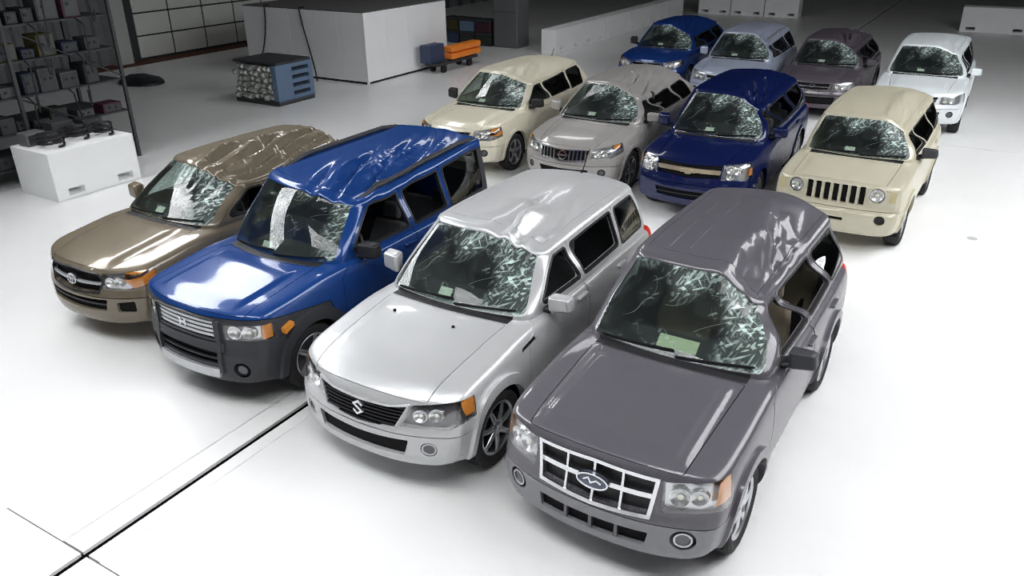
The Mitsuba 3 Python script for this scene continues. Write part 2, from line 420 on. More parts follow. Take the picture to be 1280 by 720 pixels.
    # --- bends every point of the car: curved ends, roofline, hood ridges, and the crushed roof
    def warp(s, P):
        x, l, z = np.array(P, float).T
        L = s.L
        t = np.clip((z - s.belt) / (s.H - s.belt), 0, 1.05)
        z0 = z.copy()
        z = z + t ** 1.5 * (s.roof_f(l) - s.crown * (x / 0.62) ** 2)
        u = sst(s.zb, s.zb + 0.5, z0) * (l < s.lf0 + 0.1)
        for xa, xb, h, la, lb in s.ridges:      # raised hood panel between -x and x
            z = z + h * (1 - sst(xa, xb, np.abs(x))) * sst(la, la + 0.25, l) * (1 - sst(lb - 0.15, lb + 0.1, l)) * (z0 > s.hz(np.clip(l, 0, L)) - 0.13) * (z0 < s.belt + 0.03)
        f = np.clip(1 - l / 0.55, 0, 1) ** 1.5
        r = np.clip(1 - (L - l) / 0.55, 0, 1) ** 1.5
        ax = np.abs(x) / (s.W / 2)
        l = l + f * (s.bow_f * ax ** 2.5 + s.offf(z0)) - r * (s.bow_r * ax ** 2.5 + s.offr(z0))
        c = {**dict(A=0.2, xs=-0.15, lc=s.lf1 + 0.35, sf=0.75, sb=1.5, push=0.55, folds=[], amp=0.012, seed=1, pleat=(0.2, 0.26, 0.045), pl=s.lf1 + 0.3, ps=1.0), **s.crush}
        a = sst(s.belt - 0.02, s.H - 0.08, z0)
        env = np.where(l < c['lc'], np.exp(-((l - c['lc']) / c['sf']) ** 2), np.exp(-((l - c['lc']) / c['sb']) ** 2))
        side = sst(c['xs'], 0.66, x)
        roof = sst(s.H - 0.30, s.H - 0.05, z0) * (s.soft + (1 - s.soft) * sst(s.lf1 + 0.02, s.lf1 + 0.4, l))
        dz = -c['A'] * a * env * side
        dx = -c['A'] * c['push'] * a * env * sst(c['xs'] + 0.1, 0.66, x)
        for xa, la, xb, lb, wd, dp in c['folds']:
            d = np.array([xb - xa, lb - la])
            n = np.hypot(*d)
            tt = ((x - xa) * d[0] + (l - la) * d[1]) / n ** 2
            dist = ((x - xa) * d[1] - (l - la) * d[0]) / n
            wob = 0.35 * wd * np.sin(tt * 7 + xa * 9)
            prof = np.clip(1 - np.abs(dist + wob) / (wd * 1.6), 0, 1) ** 1.25
            dz = dz + dp * prof * sst(-0.12, 0.15, tt) * (1 - sst(0.85, 1.12, tt)) * roof
        # lengthwise sheet-metal pleats, sharp along their crests
        ang, lam, pa = c['pleat']
        ph = (x * math.cos(ang) - (l - c['lc']) * math.sin(ang)) / lam + 0.5 * meshkit.noise(np.stack([x * 1.5, l * 1.1, z0 * 0], 1) + 4.1, c['seed']) * 2
        tw = np.abs((ph % 1.0) * 2 - 1)
        tw2 = np.abs(((ph * 1.73 + l * 0.35 + 0.3) % 1.0) * 2 - 1)
        amp = pa * (0.5 + meshkit.noise(np.stack([x * 2.0, l * 1.6, z0 * 0], 1) + 9.7, c['seed'] + 2))
        dz = dz - amp * (tw - 0.4 + 0.45 * (tw2 - 0.5)) * roof * (1 - 0.75 * sst(0.5, 0.66, np.abs(x))) * np.exp(-((l - c['pl']) / c['ps']) ** 2) * sst(c['xs'] - 0.12, c['xs'] + 0.2, x)
        q = np.stack([x * 3.2, l * 2.2, z0 * 2], 1)
        cr = np.abs(meshkit.noise(q + 11.3, c['seed']) - 0.5) * 2 - 0.5
        dz = dz - c['amp'] * cr * roof * env * sst(c['xs'] - 0.1, c['xs'] + 0.3, x)
        return np.stack([x + dx, l, z + dz], 1)

    def add(s, part, m, mat, smooth=30, fine=None, label=None, parent=None, warp=True):
        if isinstance(m, Manifold):
            if m.num_tri() == 0:
                return None
            if fine:
                m = m.refine_to_length(fine)
            m = tri(m)
        if warp:
            m = trimesh.Trimesh(s.warp(m.vertices), m.faces, process=False)
        return put((parent or s.key) + '__' + part, m, mat, smooth, s.M, label)

    def put_at(s, part, d, mat3, parent=None, label=None):
        k = free((parent or s.key) + '__' + part)
        scene[k] = {**d, 'to_world': s.M @ mat3}
        if label:
            labels[k] = {'label': label}
        return k

    def window_poly(s, la, lb, front_slope=None, rear_slope=None):
        zb, zt = s.belt + s.zwb, s.H - 0.085
        def fl(z): return (s.lf(z) + s.bow_ws + 0.19) if front_slope else la
        def rl(z): return (s.lr(z) - 0.2 - s.bow_r * 0.5) if rear_slope else lb
        zs = np.linspace(zb, zt, 6)
        return rnd(Polygon([(max(fl(z), la), z) for z in zs] + [(min(rl(z), lb), z + 0.02 * (z < zb + 0.01) * (lb > 3)) for z in zs[::-1]]), 0.035)

    def build(s):
        body0 = s.lower()
        g0 = s.green()
        cav = s.green(0.05, 0.42)
        body = body0 + g0 - cav
        hw = s.W / 2
        F = s.front
        # wheel wells
        for lw in (s.foh, s.la):
            for sd in (-1, 1):
                body -= cyl((sd * 0.52, lw, s.R), (sd * 1.3, lw, s.R), s.R + 0.06, n=48)
                arch = Point(lw, s.R).buffer(s.R + 0.06, quad_segs=16).difference(Point(lw, s.R).buffer(s.R + 0.045, quad_segs=16)).difference(sbox(lw - 1, -1, lw + 1, s.R - 0.12))
                lin = ps(arch, 0.5, hw * 0.95) if sd > 0 else ps(arch, -hw * 0.95, -0.5)
                s.add('wheel_arch_liner', lin + bx(min(sd * 0.5, sd * 0.53), max(sd * 0.5, sd * 0.53), lw - 0.4, lw + 0.4, 0.2, s.R + 0.4), 'm_dark', False)
        # window openings, glass sheets
        shell = g0 - s.green(0.012)
        def sheet(poly_prism, axis, sign, part, mat, fine=0.06, uv=None):
            m = tri((shell ^ poly_prism).refine_to_length(fine))
            fn = m.face_normals
            keep = (fn[:, axis] * sign > 0.25) if axis != 1 else (fn[:, 1] * sign > 0.18)
            m = trimesh.Trimesh(m.vertices, m.faces[keep], process=False)
            m.remove_unreferenced_vertices()
            # inner faces look the other way, so only the outer sheet is left
            V = s.warp(m.vertices)
            kw = {}
            if uv is not None:
                u0, z00 = uv
                kw['uv'] = np.stack([m.vertices[:, 0] - u0, (m.vertices[:, 2] - z00) * 1.35], 1)
                nr = np.clip(1 - np.hypot(kw['uv'][:, 0], kw['uv'][:, 1]) / 0.75, 0, 1)
                V[:, 1] += (meshkit.noise(V * 13, 3) - 0.5) * 0.035 * nr
                V[:, 2] += (meshkit.noise(V * 17, 4) - 0.5) * 0.02 * nr
            put(s.key + '__' + part, trimesh.Trimesh(V, m.faces, process=False), mat, True, s.M, **kw)
        zb, zt = s.belt + 0.01, s.H - 0.045
        zs = np.linspace(zb, zt, 5)
        wpoly = rnd(Polygon([(s.wg(z) - 0.085, z) for z in zs] + [(-s.wg(z) + 0.085, z) for z in zs[::-1]]), 0.04)
        wpr = pf(wpoly, s.lf0 - 0.3, s.lf1 + 0.35)
        body -= wpr
        cc = (s.wt - 0.06 + s.cshift, s.H - 0.05 + s.cshift)
        sheet(wpr, 1, -1, 'windshield', 'm_windshield', 0.05, cc)
        rpoly = rnd(Polygon([(s.wg(z) - 0.12, z) for z in zs[1:]] + [(-s.wg(z) + 0.12, z) for z in zs[:0:-1]]), 0.05)
        rpr = pf(rpoly, s.lr1 - 0.35, s.L + 0.3)
        body -= rpr
        sheet(rpr, 1, 1, 'rear_window', 'm_glass_dark')
        wins = [('front', s.window_poly(s.lf0, s.lB - 0.045, True)), ('rear', s.window_poly(s.lB + 0.045, s.lC - 0.04))]
        if s.lD - s.lC > 0.2:
            wins.append(('quarter', s.window_poly(s.lC + 0.05, s.lD, False, True)))
        for name, poly in wins:
            for sd in (-1, 1):
                pr = ps(poly, 0.35, 1.2) if sd > 0 else ps(poly, -1.2, -0.35)
                body -= pr
                if not (sd > 0 and name in s.missing):
                    sheet(pr, 0, sd, name + '_door_window' if name != 'quarter' else 'quarter_window', 'm_glass_dark' if name != 'front' else 'm_glass')
                # rubber frame round the opening
                fr = poly.buffer(0.012).difference(poly.buffer(-0.012))
                fpr = (ps(fr, 0.35, 1.2) if sd > 0 else ps(fr, -1.2, -0.35))
                frm = (s.green(-0.004) - s.green(0.03)) ^ fpr
                s.add('window_seal', frm, 'm_black_plastic', 30, 0.12)
        # front end --------------------------------------------------------------
        gkey = None
        def pocket(poly, depth, part, mat, bars=(), barmat='m_chrome', frame=None, bar_l=(0.0, 0.03), barname='bar', label=None, back=None):
            nonlocal body
            pr = pf(poly, -0.3, depth)
            body = body - pr
            k = s.add(part, body0 ^ pf(poly.buffer(0.004), (depth - 0.03) if back is None else back, depth + 0.02), mat, 30, 0.12, label)
            for b in bars:
                bp = b if isinstance(b, Polygon) else sbox(*b)
                bp = bp.intersection(poly.buffer(0.006))
                if bp.is_empty:
                    continue
                s.add(barname, pf(bp, *bar_l), barmat, 30, 0.1, parent=k)
            if frame:
                wd, fm = frame
                s.add('frame', pf(poly.buffer(wd, join_style=2).difference(poly), -0.012, 0.05), fm, 30, 0.08, parent=k)
            return k
        if 'bumper' in F:
            bp, bm = F['bumper']
        else:
            bp, bm = Polygon([(-0.3, 0), (s.bumper_l, 0), (s.bumper_l, s.bumper_top - 0.02), (-0.3, s.bumper_top)]), s.paint
        if 'grille' in F:
            g = F['grille']
            gkey = pocket(g['poly'], g.get('depth', 0.09), 'grille', g.get('back', 'm_black_plastic'), g.get('bars', ()), g.get('barmat', 'm_chrome'), g.get('frame'), g.get('bar_l', (0.0, 0.03)), g.get('barname', 'bar'))
        for q in F.get('intakes', ()):
            pocket(q['poly'], q.get('depth', 0.07), q.get('name', 'lower_intake'), q.get('back', 'm_dark'), q.get('bars', ()), q.get('barmat', s.paint), q.get('frame'), q.get('bar_l', (0.005, 0.05)), 'divider')
        for q in F.get('plates', ()):     # raised pads on the nose
            s.add(q['name'], pf(q['poly'], q.get('l0', -0.03), 0.06), q['mat'], 30, 0.08)
        hl = F['lights']
        for sd in (1, -1):
            poly = hl['poly'] if sd > 0 else mirror(hl['poly'])
            pr = pf(poly, -0.3, hl.get('wrap', 0.32))
            pk = body0 ^ pr
            body -= pr
            k = s.add('headlight', pk - pk.translate([-0.01 * sd, 0.01, -0.004]), 'm_lens', 30, 0.07)
            back = pk ^ pk.translate([-0.05 * sd, 0.075, 0])
            s.add('reflector', back, hl.get('backmat', 'm_reflector'), 30, 0.07, parent=k)
            for (bxx, bz, br) in hl.get('bulbs', ()):
                cup = trimesh.creation.revolve(np.array([[0, 0.055], [br * 0.55, 0.05], [br, 0.0], [br * 1.12, 0.0], [br * 1.12, 0.07], [0, 0.07]]), sections=20)
                cup.vertices = np.stack([sd * bxx + cup.vertices[:, 0], 0.015 + cup.vertices[:, 2], bz + cup.vertices[:, 1]], 1)
                cup = Manifold(Mesh(vert_properties=cup.vertices.astype(np.float32), tri_verts=cup.faces.astype(np.uint32))) if False else cup
                s.add('lamp_bowl', cup, 'm_chrome', 40, parent=k)
                bulb = trimesh.creation.icosphere(2, br * 0.33)
                bulb.vertices = bulb.vertices + [sd * bxx, 0.035, bz]
                s.add('bulb', bulb, 'm_card', True, parent=k)
            if 'amber' in hl:
                ap = hl['amber'].intersection(hl['poly'].buffer(-0.008))
                ap = ap if sd > 0 else mirror(ap)
                s.add('turn_signal', pk.translate([-0.012 * sd, 0.014, 0]) ^ pf(ap, -0.3, 0.5), 'm_amber', 30, 0.07, 'amber turn signal', parent=k)
        for (x, z, r, bez) in F.get('fogs', ()):
            for sd in (1, -1):
                pr = pf(Point(sd * x, z).buffer(r + bez, quad_segs=8), -0.3, 0.1)
                body -= pr
                k = s.add('fog_lamp', body0 ^ pf(Point(sd * x, z).buffer(r + bez + 0.003, quad_segs=8), 0.06, 0.12), 'm_black_plastic', 30, 0.06)
                if F.get('fog_glass', True):
                    s.add('lamp_bowl', pf(Point(sd * x, z).buffer(r, quad_segs=8), 0.02, 0.07), F.get('fog_mat', 'm_alloy_dark'), 30, 0.05, parent=k)
                    s.add('rim', pf(Point(sd * x, z).buffer(r + 0.012, quad_segs=8).difference(Point(sd * x, z).buffer(r, quad_segs=8)), 0.005, 0.07), F.get('fog_rim', 'm_black_plastic'), 30, 0.05, parent=k)
        # panels cut from the solid --------------------------------------------
        def cut(part, prism, gap_prism, mat, fine=0.07, label=None, smooth=30):
            nonlocal body
            m = body ^ prism
            body = body - gap_prism
            return s.add(part, m, mat, smooth, fine, label)
        gp = 0.004
        bpr = lambda o: ps(bp.buffer(o), -1.3, 1.3)
        cut('front_bumper', bpr(-gp), bpr(gp), bm)
        rb = Polygon([(s.L - 0.42, 0), (s.L + 0.3, 0), (s.L + 0.3, 0.68), (s.L - 0.42, 0.66)])
        cut('rear_bumper', ps(rb.buffer(-gp), -1.3, 1.3), ps(rb.buffer(gp), -1.3, 1.3), F.get('rear_mat', bm))
        xs = np.linspace(-0.76, 0.76, 15)
        rear_edge = lambda o: [(x, s.lf0 - 0.10 + o + s.bow_ws * 0.95 * (x / 0.8) ** 2) for x in xs[::-1]]
        w0, w1 = s.hoodw
        hp = rnd(Polygon([(-w0, F.get('hood_l', 0.05)), (w0, F.get('hood_l', 0.05))] + [(x, y) for x, y in rear_edge(0) if abs(x) <= w1]), 0.03)
        cp = Polygon([(x, y) for x, y in rear_edge(0.012) if abs(x) < 0.75] + [(x, y) for x, y in rear_edge(0.35)[::-1] if abs(x) < 0.75])
        zlo = s.hood[0][1] - F.get('hood_drop', 0.05)
        cut('hood', pt(hp.buffer(-gp), zlo, 1.3), pt(hp.buffer(gp), zlo - 0.005, 1.3), s.paint, s.hood_fine)
        cut('cowl', pt(cp, s.belt - 0.14, s.belt + 0.004), pt(cp, s.belt - 0.15, s.belt + 0.004), 'm_black_plastic')
        rp = Polygon([(x, s.lf(s.H) + 0.10 + s.bow_ws * (x / s.wt) ** 2) for x in np.linspace(-s.wt + 0.09, s.wt - 0.09, 9)] + [(x, s.lr(s.H) - 0.10) for x in (s.wt - 0.1, -s.wt + 0.1)])
        cut('roof', pt(rp.buffer(-gp), s.H - 0.14, 2.2), pt(rp.buffer(0.001), s.H - 0.14, 2.2), s.paint, s.roof_fine, 'crumpled roof panel', 17)
        wf, wr_ = wins[0][1], wins[1][1]
        for sd in (1, -1):
            side = lambda p: ps(p, 0.3, 1.3) if sd > 0 else ps(p, -1.3, -0.3)
            ztop = s.H - 0.048
            zz = np.linspace(s.belt, ztop, 6)
            fd = Polygon([(s.foh + s.R + 0.145, 0.34), (s.foh + s.R + 0.145, s.belt - 0.12)] + [(s.lf(z) + s.bow_ws + 0.125, z) for z in zz] + [(s.lB, ztop), (s.lB, 0.34)])
            rd = Polygon([(s.lB, 0.34), (s.lB, ztop), (s.lC, ztop), (s.lC + 0.02, s.belt), (s.lC, 0.7), (s.lC, 0.34)]).difference(Point(s.la, s.R).buffer(s.R + 0.12, quad_segs=12))
            for nm, d in (('front_door', fd), ('rear_door', rd)):
                d = d if d.geom_type == 'Polygon' else max(d.geoms, key=lambda q: q.area)
                k = cut(nm, side(rnd(d.buffer(-gp), 0.02)), side(d.buffer(gp * 0.4)), s.paint)
                b = d.bounds
                hx, hl_ = sd * (hw - 0.004), b[2] - 0.24
                hz_ = s.belt - 0.13
                s.add('door_handle', rbox(min(hx - 0.03, hx + 0.022), max(hx - 0.03, hx + 0.022) + 0, hl_, hl_ + 0.19, hz_, hz_ + 0.035, 0.011, 8), F.get('handle_mat', s.paint), 30, parent=k)
                if s.clad:
                    c2 = d.intersection(sbox(0, 0, 9, s.clad[0]))
                    if not c2.is_empty:
                        x0 = hw * 0.93
                        s.add('cladding', (body0.scale([1.014, 1, 1]) ^ side(c2.buffer(-0.006))) - bx(-x0, x0, -1, 9, 0, 3), s.clad[1], 30, 0.15, parent=k)
        fm = s.flare_mat or s.paint
        for lw in (s.foh, s.la):
            for sd in (-1, 1):
                arch = Point(lw, s.R).buffer(s.R + 0.055 + s.flare * 2.6, quad_segs=16).difference(Point(lw, s.R).buffer(s.R + 0.05, quad_segs=16)).intersection(sbox(lw - 0.6, s.zb + 0.03, lw + 0.6, 2))
                side = ps(arch, hw * 0.9, 1.3) if sd > 0 else ps(arch, -1.3, -hw * 0.9)
                s.add('fender_flare', body0.scale([1 + s.flare / hw, 1, 1]) ^ side, fm, 30, 0.1)
                for name, d in wheel_parts(s.wheel, s.R):
                    m = T().translate([sd * (hw - 0.125), lw, s.R]) @ (T() if sd > 0 else T().rotate([0, 0, 1], 180)) @ T().rotate([1, 0, 0], float(rng.uniform(0, 70)))
                    if name == '':
                        wk = s.put_at('wheel', d, m)
                    else:
                        s.put_at(name, d, m, parent=wk)
        if s.clad:
            for sd in (-1, 1):
                sill = sbox(s.foh + s.R + 0.07, s.zb + 0.01, s.la - s.R - 0.07, 0.335)
                s.add('sill_cladding', (body0.scale([1.012, 1, 1]) ^ (ps(sill, 0.6, 1.3) if sd > 0 else ps(sill, -1.3, -0.6))), s.clad[1], 30, 0.15)
        # tail lamps
        for sd in (-1, 1):
            tp = F.get('tail', sbox(hw - 0.16, 0.78, hw + 0.1, s.belt + 0.02))
            tp = tp if sd > 0 else mirror(tp)
            cut('tail_lamp', pf(tp.buffer(-gp), s.L - 0.3, s.L + 0.3), pf(tp.buffer(gp), s.L - 0.3, s.L + 0.3), 'm_red_lamp', 0.07, 'red tail lamp')
        for nm, poly, mat in F.get('cut_parts', ()):
            for sd in (-1, 1):
                side = (lambda q: ps(q, 0.45, 1.3)) if sd > 0 else (lambda q: ps(q, -1.3, -0.45))
                cut(nm, side(poly.buffer(-gp)), side(poly.buffer(gp)), mat)
        if s.key:
            s.add('body', body, s.paint, 30, 0.06)
        # mirrors
        mm = s.mirror or s.paint
        for sd in s.mirrors:
            l0, z0, x0 = s.lf0 + s.bow_ws + 0.30, s.belt + 0.09, hw - 0.02
            pts = [(x0 + 0.02, l0 - 0.05, z0 - 0.06), (x0 + 0.16, l0 - 0.02, z0 - 0.05), (x0 + 0.16, l0 - 0.02, z0 + 0.08), (x0 + 0.03, l0 - 0.05, z0 + 0.08), (x0 + 0.04, l0 + 0.03, z0 + 0.09), (x0 + 0.17, l0 + 0.05, z0 + 0.09), (x0 + 0.05, l0 + 0.03, z0 - 0.06), (x0 + 0.16, l0 + 0.05, z0 - 0.055)]
            sp = Manifold.sphere(0.035, 12)
            hd = Manifold.batch_hull([sp.translate([sd * a, b, c]) for a, b, c in pts])
            k = s.add('side_mirror', hd, mm, 40)
            arm = Manifold.batch_hull([Manifold.sphere(0.03, 8).translate([sd * a, b, c]) for a, b, c in ((hw - 0.09, l0 - 0.02, z0 - 0.1), (hw - 0.07, l0 + 0.1, z0 - 0.1), (x0 + 0.08, l0, z0 - 0.06))])
            s.add('arm', arm, 'm_black_plastic', 40, parent=k)
            s.add('mirror_glass', rbox(min(sd * (x0 + 0.05), sd * (x0 + 0.165)), max(sd * (x0 + 0.05), sd * (x0 + 0.165)), l0 + 0.075, l0 + 0.092, z0 - 0.05, z0 + 0.08, 0.006, 6), 'm_chrome', 40, parent=k)
        # wipers on the glass
        for xa, xb in ((-0.62, 0.02), (0.06, 0.66)):
            pts = [(x, s.lf(s.belt + 0.03 + 0.05 * (x - xa)) + s.bow_ws * (x / s.wg(s.belt)) ** 2 - 0.022, s.belt + 0.03 + 0.05 * (x - xa)) for x in np.linspace(xa, xb, 7)]
            s.add('wiper', tube(pts, 0.011, 6), 'm_dark', 40)
        # interior
        s.add('dashboard', rbox(-0.7, 0.7, s.lf0 + 0.12, s.lf0 + 0.62, s.belt - 0.42, s.belt - 0.07, 0.07, 10), 'm_dash', 40, 0.15)
        tor = torus_mesh(0.185, 0.017)
        spoke = rbox(-0.18, 0.18, -0.025, 0.025, -0.03, -0.005, 0.01, 6) + cyl((0, 0, -0.16), (0, 0, -0.01), 0.05, n=14)
        m = T().translate([0.37, s.lf0 + 0.82, s.belt - 0.10]).rotate([1, 0, 0], 65)
        k = s.put_at('steering_wheel', mikit.ply(tor, 'm_black_plastic', smooth=True), m)
        s.put_at('hub', mikit.ply(tri(spoke), 'm_black_plastic', smooth=35), m, parent=k)
        sm, hm = seat_parts(s.seat)
        for x in (-0.37, 0.37):
            m = T().translate([x, s.lf0 + 1.12, 0.40])
            k = s.put_at('seat', sm, m)
            s.put_at('headrest', hm, m, parent=k)
        bench = Manifold.batch_hull([Manifold.sphere(0.07, 10).translate(p) for p in ((-0.58, 0, 0.55), (0.58, 0, 0.55), (-0.58, 0.45, 0.5), (0.58, 0.45, 0.5))]) + Manifold.batch_hull([Manifold.sphere(0.06, 10).translate(p) for p in ((-0.58, 0.48, 0.55), (0.58, 0.48, 0.55), (-0.56, 0.64, 1.1), (0.56, 0.64, 1.1))])
        k = s.put_at('rear_bench', mikit.ply(tri(bench), s.seat, smooth=35), T().translate([0, s.lf0 + 1.95, -0.1]))
        for x in (-0.36, 0.36):
            s.put_at('headrest', hm, T().translate([x, s.lf0 + 2.13, 0.26]), parent=k)
        # inspection card behind the glass
        cx, cw, chh, ct = s.front.get('card', (-0.1, 0.07, 0.055, 'white sticker low on the windshield'))
        def on_glass(x, z, d):
            return (x, float(s.lf(z)) + s.bow_ws * (x / float(s.wg(z))) ** 2 + d, z)
        zc0 = s.belt + 0.05
        card = Manifold.hull_points([on_glass(x, z, d) for x in (cx - cw, cx + cw) for z in (zc0, zc0 + chh) for d in (0.016, 0.024)])
        s.add('windshield_sticker', card, s.label_card, False, label=ct)
        # roof furniture
        if s.rails:
            zt = s.H + 0.035
            for sd in (-1, 1):
                pts = [(sd * (s.wt - 0.105), l, s.H + (0.035 if 0 < i < 6 else -0.01)) for i, l in enumerate(np.linspace(s.lf1 + 0.35, s.lr1 - 0.15, 7))]
                s.add('roof_rail', tube(pts, s.rail_r, 8), s.rails, 40, 0.12)
        for xa, la, lb in s.front.get('ribs', ()):
            s.add('roof_rib', rbox(xa - 0.012, xa + 0.012, la, lb, s.H - 0.02, s.H + 0.006, 0.006, 6), s.paint, 40, 0.1)
        if s.antenna:
            s.add('antenna', cyl((0, s.lr1 - 0.05, s.H - 0.03), (0, s.lr1 + 0.1, s.H + 0.16), 0.008, 0.005, 8) + cyl((0, s.lr1 - 0.06, s.H - 0.05), (0, s.lr1 - 0.04, s.H + 0.0), 0.03, 0.02, 10), 'm_dark', 40)
        for e in F.get('emblem', ()):
            poly, mat = e[0], e[1]
            l0 = e[2] if len(e) > 2 else -0.02
            s.add('emblem', pf(poly, l0, l0 + 0.025), mat, 30, 0.05, label=e[3] if len(e) > 3 else None, parent=gkey)
        for nm, (x, l), r, mat in F.get('hood_dots', ()):
            zc = float(s.hz(l)) - 0.3 * s.ed * 0
            s.add(nm, cyl((x, l, zc - 0.05), (x, l, zc + 0.012), r, n=12), mat, 40)
        for nm, poly, mat, th in F.get('side_parts', ()):
            for sd in (-1, 1):
                pr = ps(poly, hw * 0.85, 1.3) if sd > 0 else ps(poly, -1.3, -hw * 0.85)
                s.add(nm, body0.scale([1 + th / hw, 1, 1]) ^ pr, mat, 30, 0.1)

# ------------------------------------------------------------------ paints
def paint(key, rgb, rough=0.34, metal=0.3, coat=0.5):
    """a flake layer under a sharp clear coat"""
    col = {'type': 'rgb', 'value': list(srgb(*rgb))}
    scene[key] = {'type': 'twosided', 'b': {'type': 'blendbsdf', 'weight': coat, 'a': {'type': 'principled', 'base_color': col, 'roughness': rough, 'metallic': metal, 'specular': 0.5},
                                            'b': {'type': 'principled', 'base_color': col, 'roughness': 0.06, 'metallic': 0.0, 'specular': 1.0}}}
    return key
paint('p_grey', (86, 84, 90), 0.36)
paint('p_silver', (188, 189, 190), 0.34, 0.55, 0.35)
paint('p_blue', (22, 58, 118), 0.28, 0.25)
paint('p_bronze', (112, 103, 88), 0.32, 0.4)
paint('p_champagne', (204, 199, 180), 0.36, 0.25)
paint('p_nickel', (156, 153, 150), 0.3, 0.45)
paint('p_navy', (10, 22, 66), 0.28, 0.25)
paint('p_sand', (178, 173, 154), 0.36, 0.25)
paint('p_blue2', (22, 50, 108), 0.26, 0.3)
paint('p_ice', (150, 158, 176), 0.3, 0.35)
paint('p_plum', (84, 78, 86), 0.32, 0.4)
paint('p_white_silver', (216, 222, 224), 0.34, 0.25)
prin('m_emblem_dark', srgb(78, 82, 98), 0.3)
prin('m_grey_bumper', srgb(126, 126, 130), 0.45, 0.2)

def ell(cx, cz, a, b=None):
    return aff.scale(Point(cx, cz).buffer(1, quad_segs=10), a, b or a)
def ring(e, w):
    return e.difference(e.buffer(-w))
def stroke(pts, w):
    return LineString(pts).buffer(w / 2, cap_style=2, join_style=2)
def P(*pts):
    return Polygon(pts)
def sym(*pts):      # right half of a symmetric outline, from the top centre to the bottom centre
    return Polygon(list(pts) + [(-x, z) for x, z in pts[::-1] if x > 0])

# 1 dark grey boxy car, nearest
g1 = sym((0, 0.945), (0.44, 0.925), (0.41, 0.665), (0, 0.645))
oval = ell(0, 0.80, 0.125, 0.058)
Car('dark grey car nearest the camera with a chrome grille of eight openings', (-1.86, 4.10), -1.1, 'p_grey',
    L=4.44, W=1.806, H=1.71, roofl=[(2.0, -0.04), (2.9, 0), (4.2, 0.0)], wb=2.62, foh=0.82, R=0.36, belt=1.12, belt_rear=1.14, lf0=1.36, lf1=2.12, lr0=4.42, lr1=4.32, wt=0.70, zb=0.27,
    hood=[(0, 0.985), (0.06, 1.01), (0.25, 1.035), (0.7, 1.075), (1.36, 1.12)], ed=0.05, hoodw=(0.60, 0.70), hood_fine=0.025, ridges=[(0.565, 0.61, 0.022, 0.05, 1.25), (0.49, 0.54, 0.012, 0.05, 1.2)], label_card='m_card_green',
    bow_f=0.24, flare=0.03, wheel='six', seat='m_seat_tan', missing=('front', 'rear'), mirror='m_charcoal', mirrors=(1,), lB=2.62, lC=3.46, lD=4.12,
    crush=dict(A=0.29, xs=0.04, lc=2.55, sf=0.75, sb=1.5, push=0.75, amp=0.02, pleat=(-0.3, 0.36, 0.068), pl=2.5, ps=0.9,
               folds=[(0.16, 1.95, 0.2, 2.75, 0.12, 0.07), (0.2, 2.7, 0.12, 4.0, 0.2, 0.05), (0.38, 1.95, 0.42, 2.6, 0.08, 0.06), (0.25, 3.0, 0.66, 3.3, 0.1, 0.06), (0.3, 3.75, 0.62, 3.35, 0.08, 0.04)], seed=3),
    front=dict(card=(0.03, 0.17, 0.075, 'pale green paper behind the windshield'), grille=dict(poly=g1, bars=[sbox(-0.45, 0.782, 0.45, 0.82)] + [sbox(x - 0.009, 0.6, x + 0.009, 1) for x in (-0.215, 0, 0.215)], barmat='m_chrome', frame=(0.028, 'm_chrome')),
               lights=dict(poly=P((0.485, 0.93), (0.96, 0.965), (0.96, 0.73), (0.50, 0.70)), wrap=0.36, amber=sbox(0.82, 0.77, 1, 1), bulbs=[(0.60, 0.82, 0.062), (0.72, 0.83, 0.05)]),
               intakes=[dict(poly=rnd(sym((0, 0.51), (0.43, 0.52), (0.41, 0.405), (0, 0.395)), 0.01), bars=[sbox(x - 0.012, 0.3, x + 0.012, 0.6) for x in (-0.2, 0, 0.2)])],
               fogs=[(0.66, 0.50, 0.05, 0.035)], fog_rim='m_silver_trim',
               bumper=(Polygon([(-0.3, 0), (0.45, 0), (0.45, 0.6), (-0.3, 0.6)]), 'm_grey_bumper'),
               emblem=[(oval, 'm_emblem_dark', -0.022, 'oval emblem'), (ring(oval, 0.012), 'm_chrome', -0.03), (stroke([(-0.07, 0.795), (-0.03, 0.82), (-0.01, 0.785), (0.03, 0.81), (0.07, 0.795)], 0.012), 'm_chrome', -0.028)],
               ribs=[(-0.42, 2.35, 3.1), (-0.24, 2.35, 3.1), (-0.42, 3.3, 3.75), (-0.24, 3.3, 3.75)]))

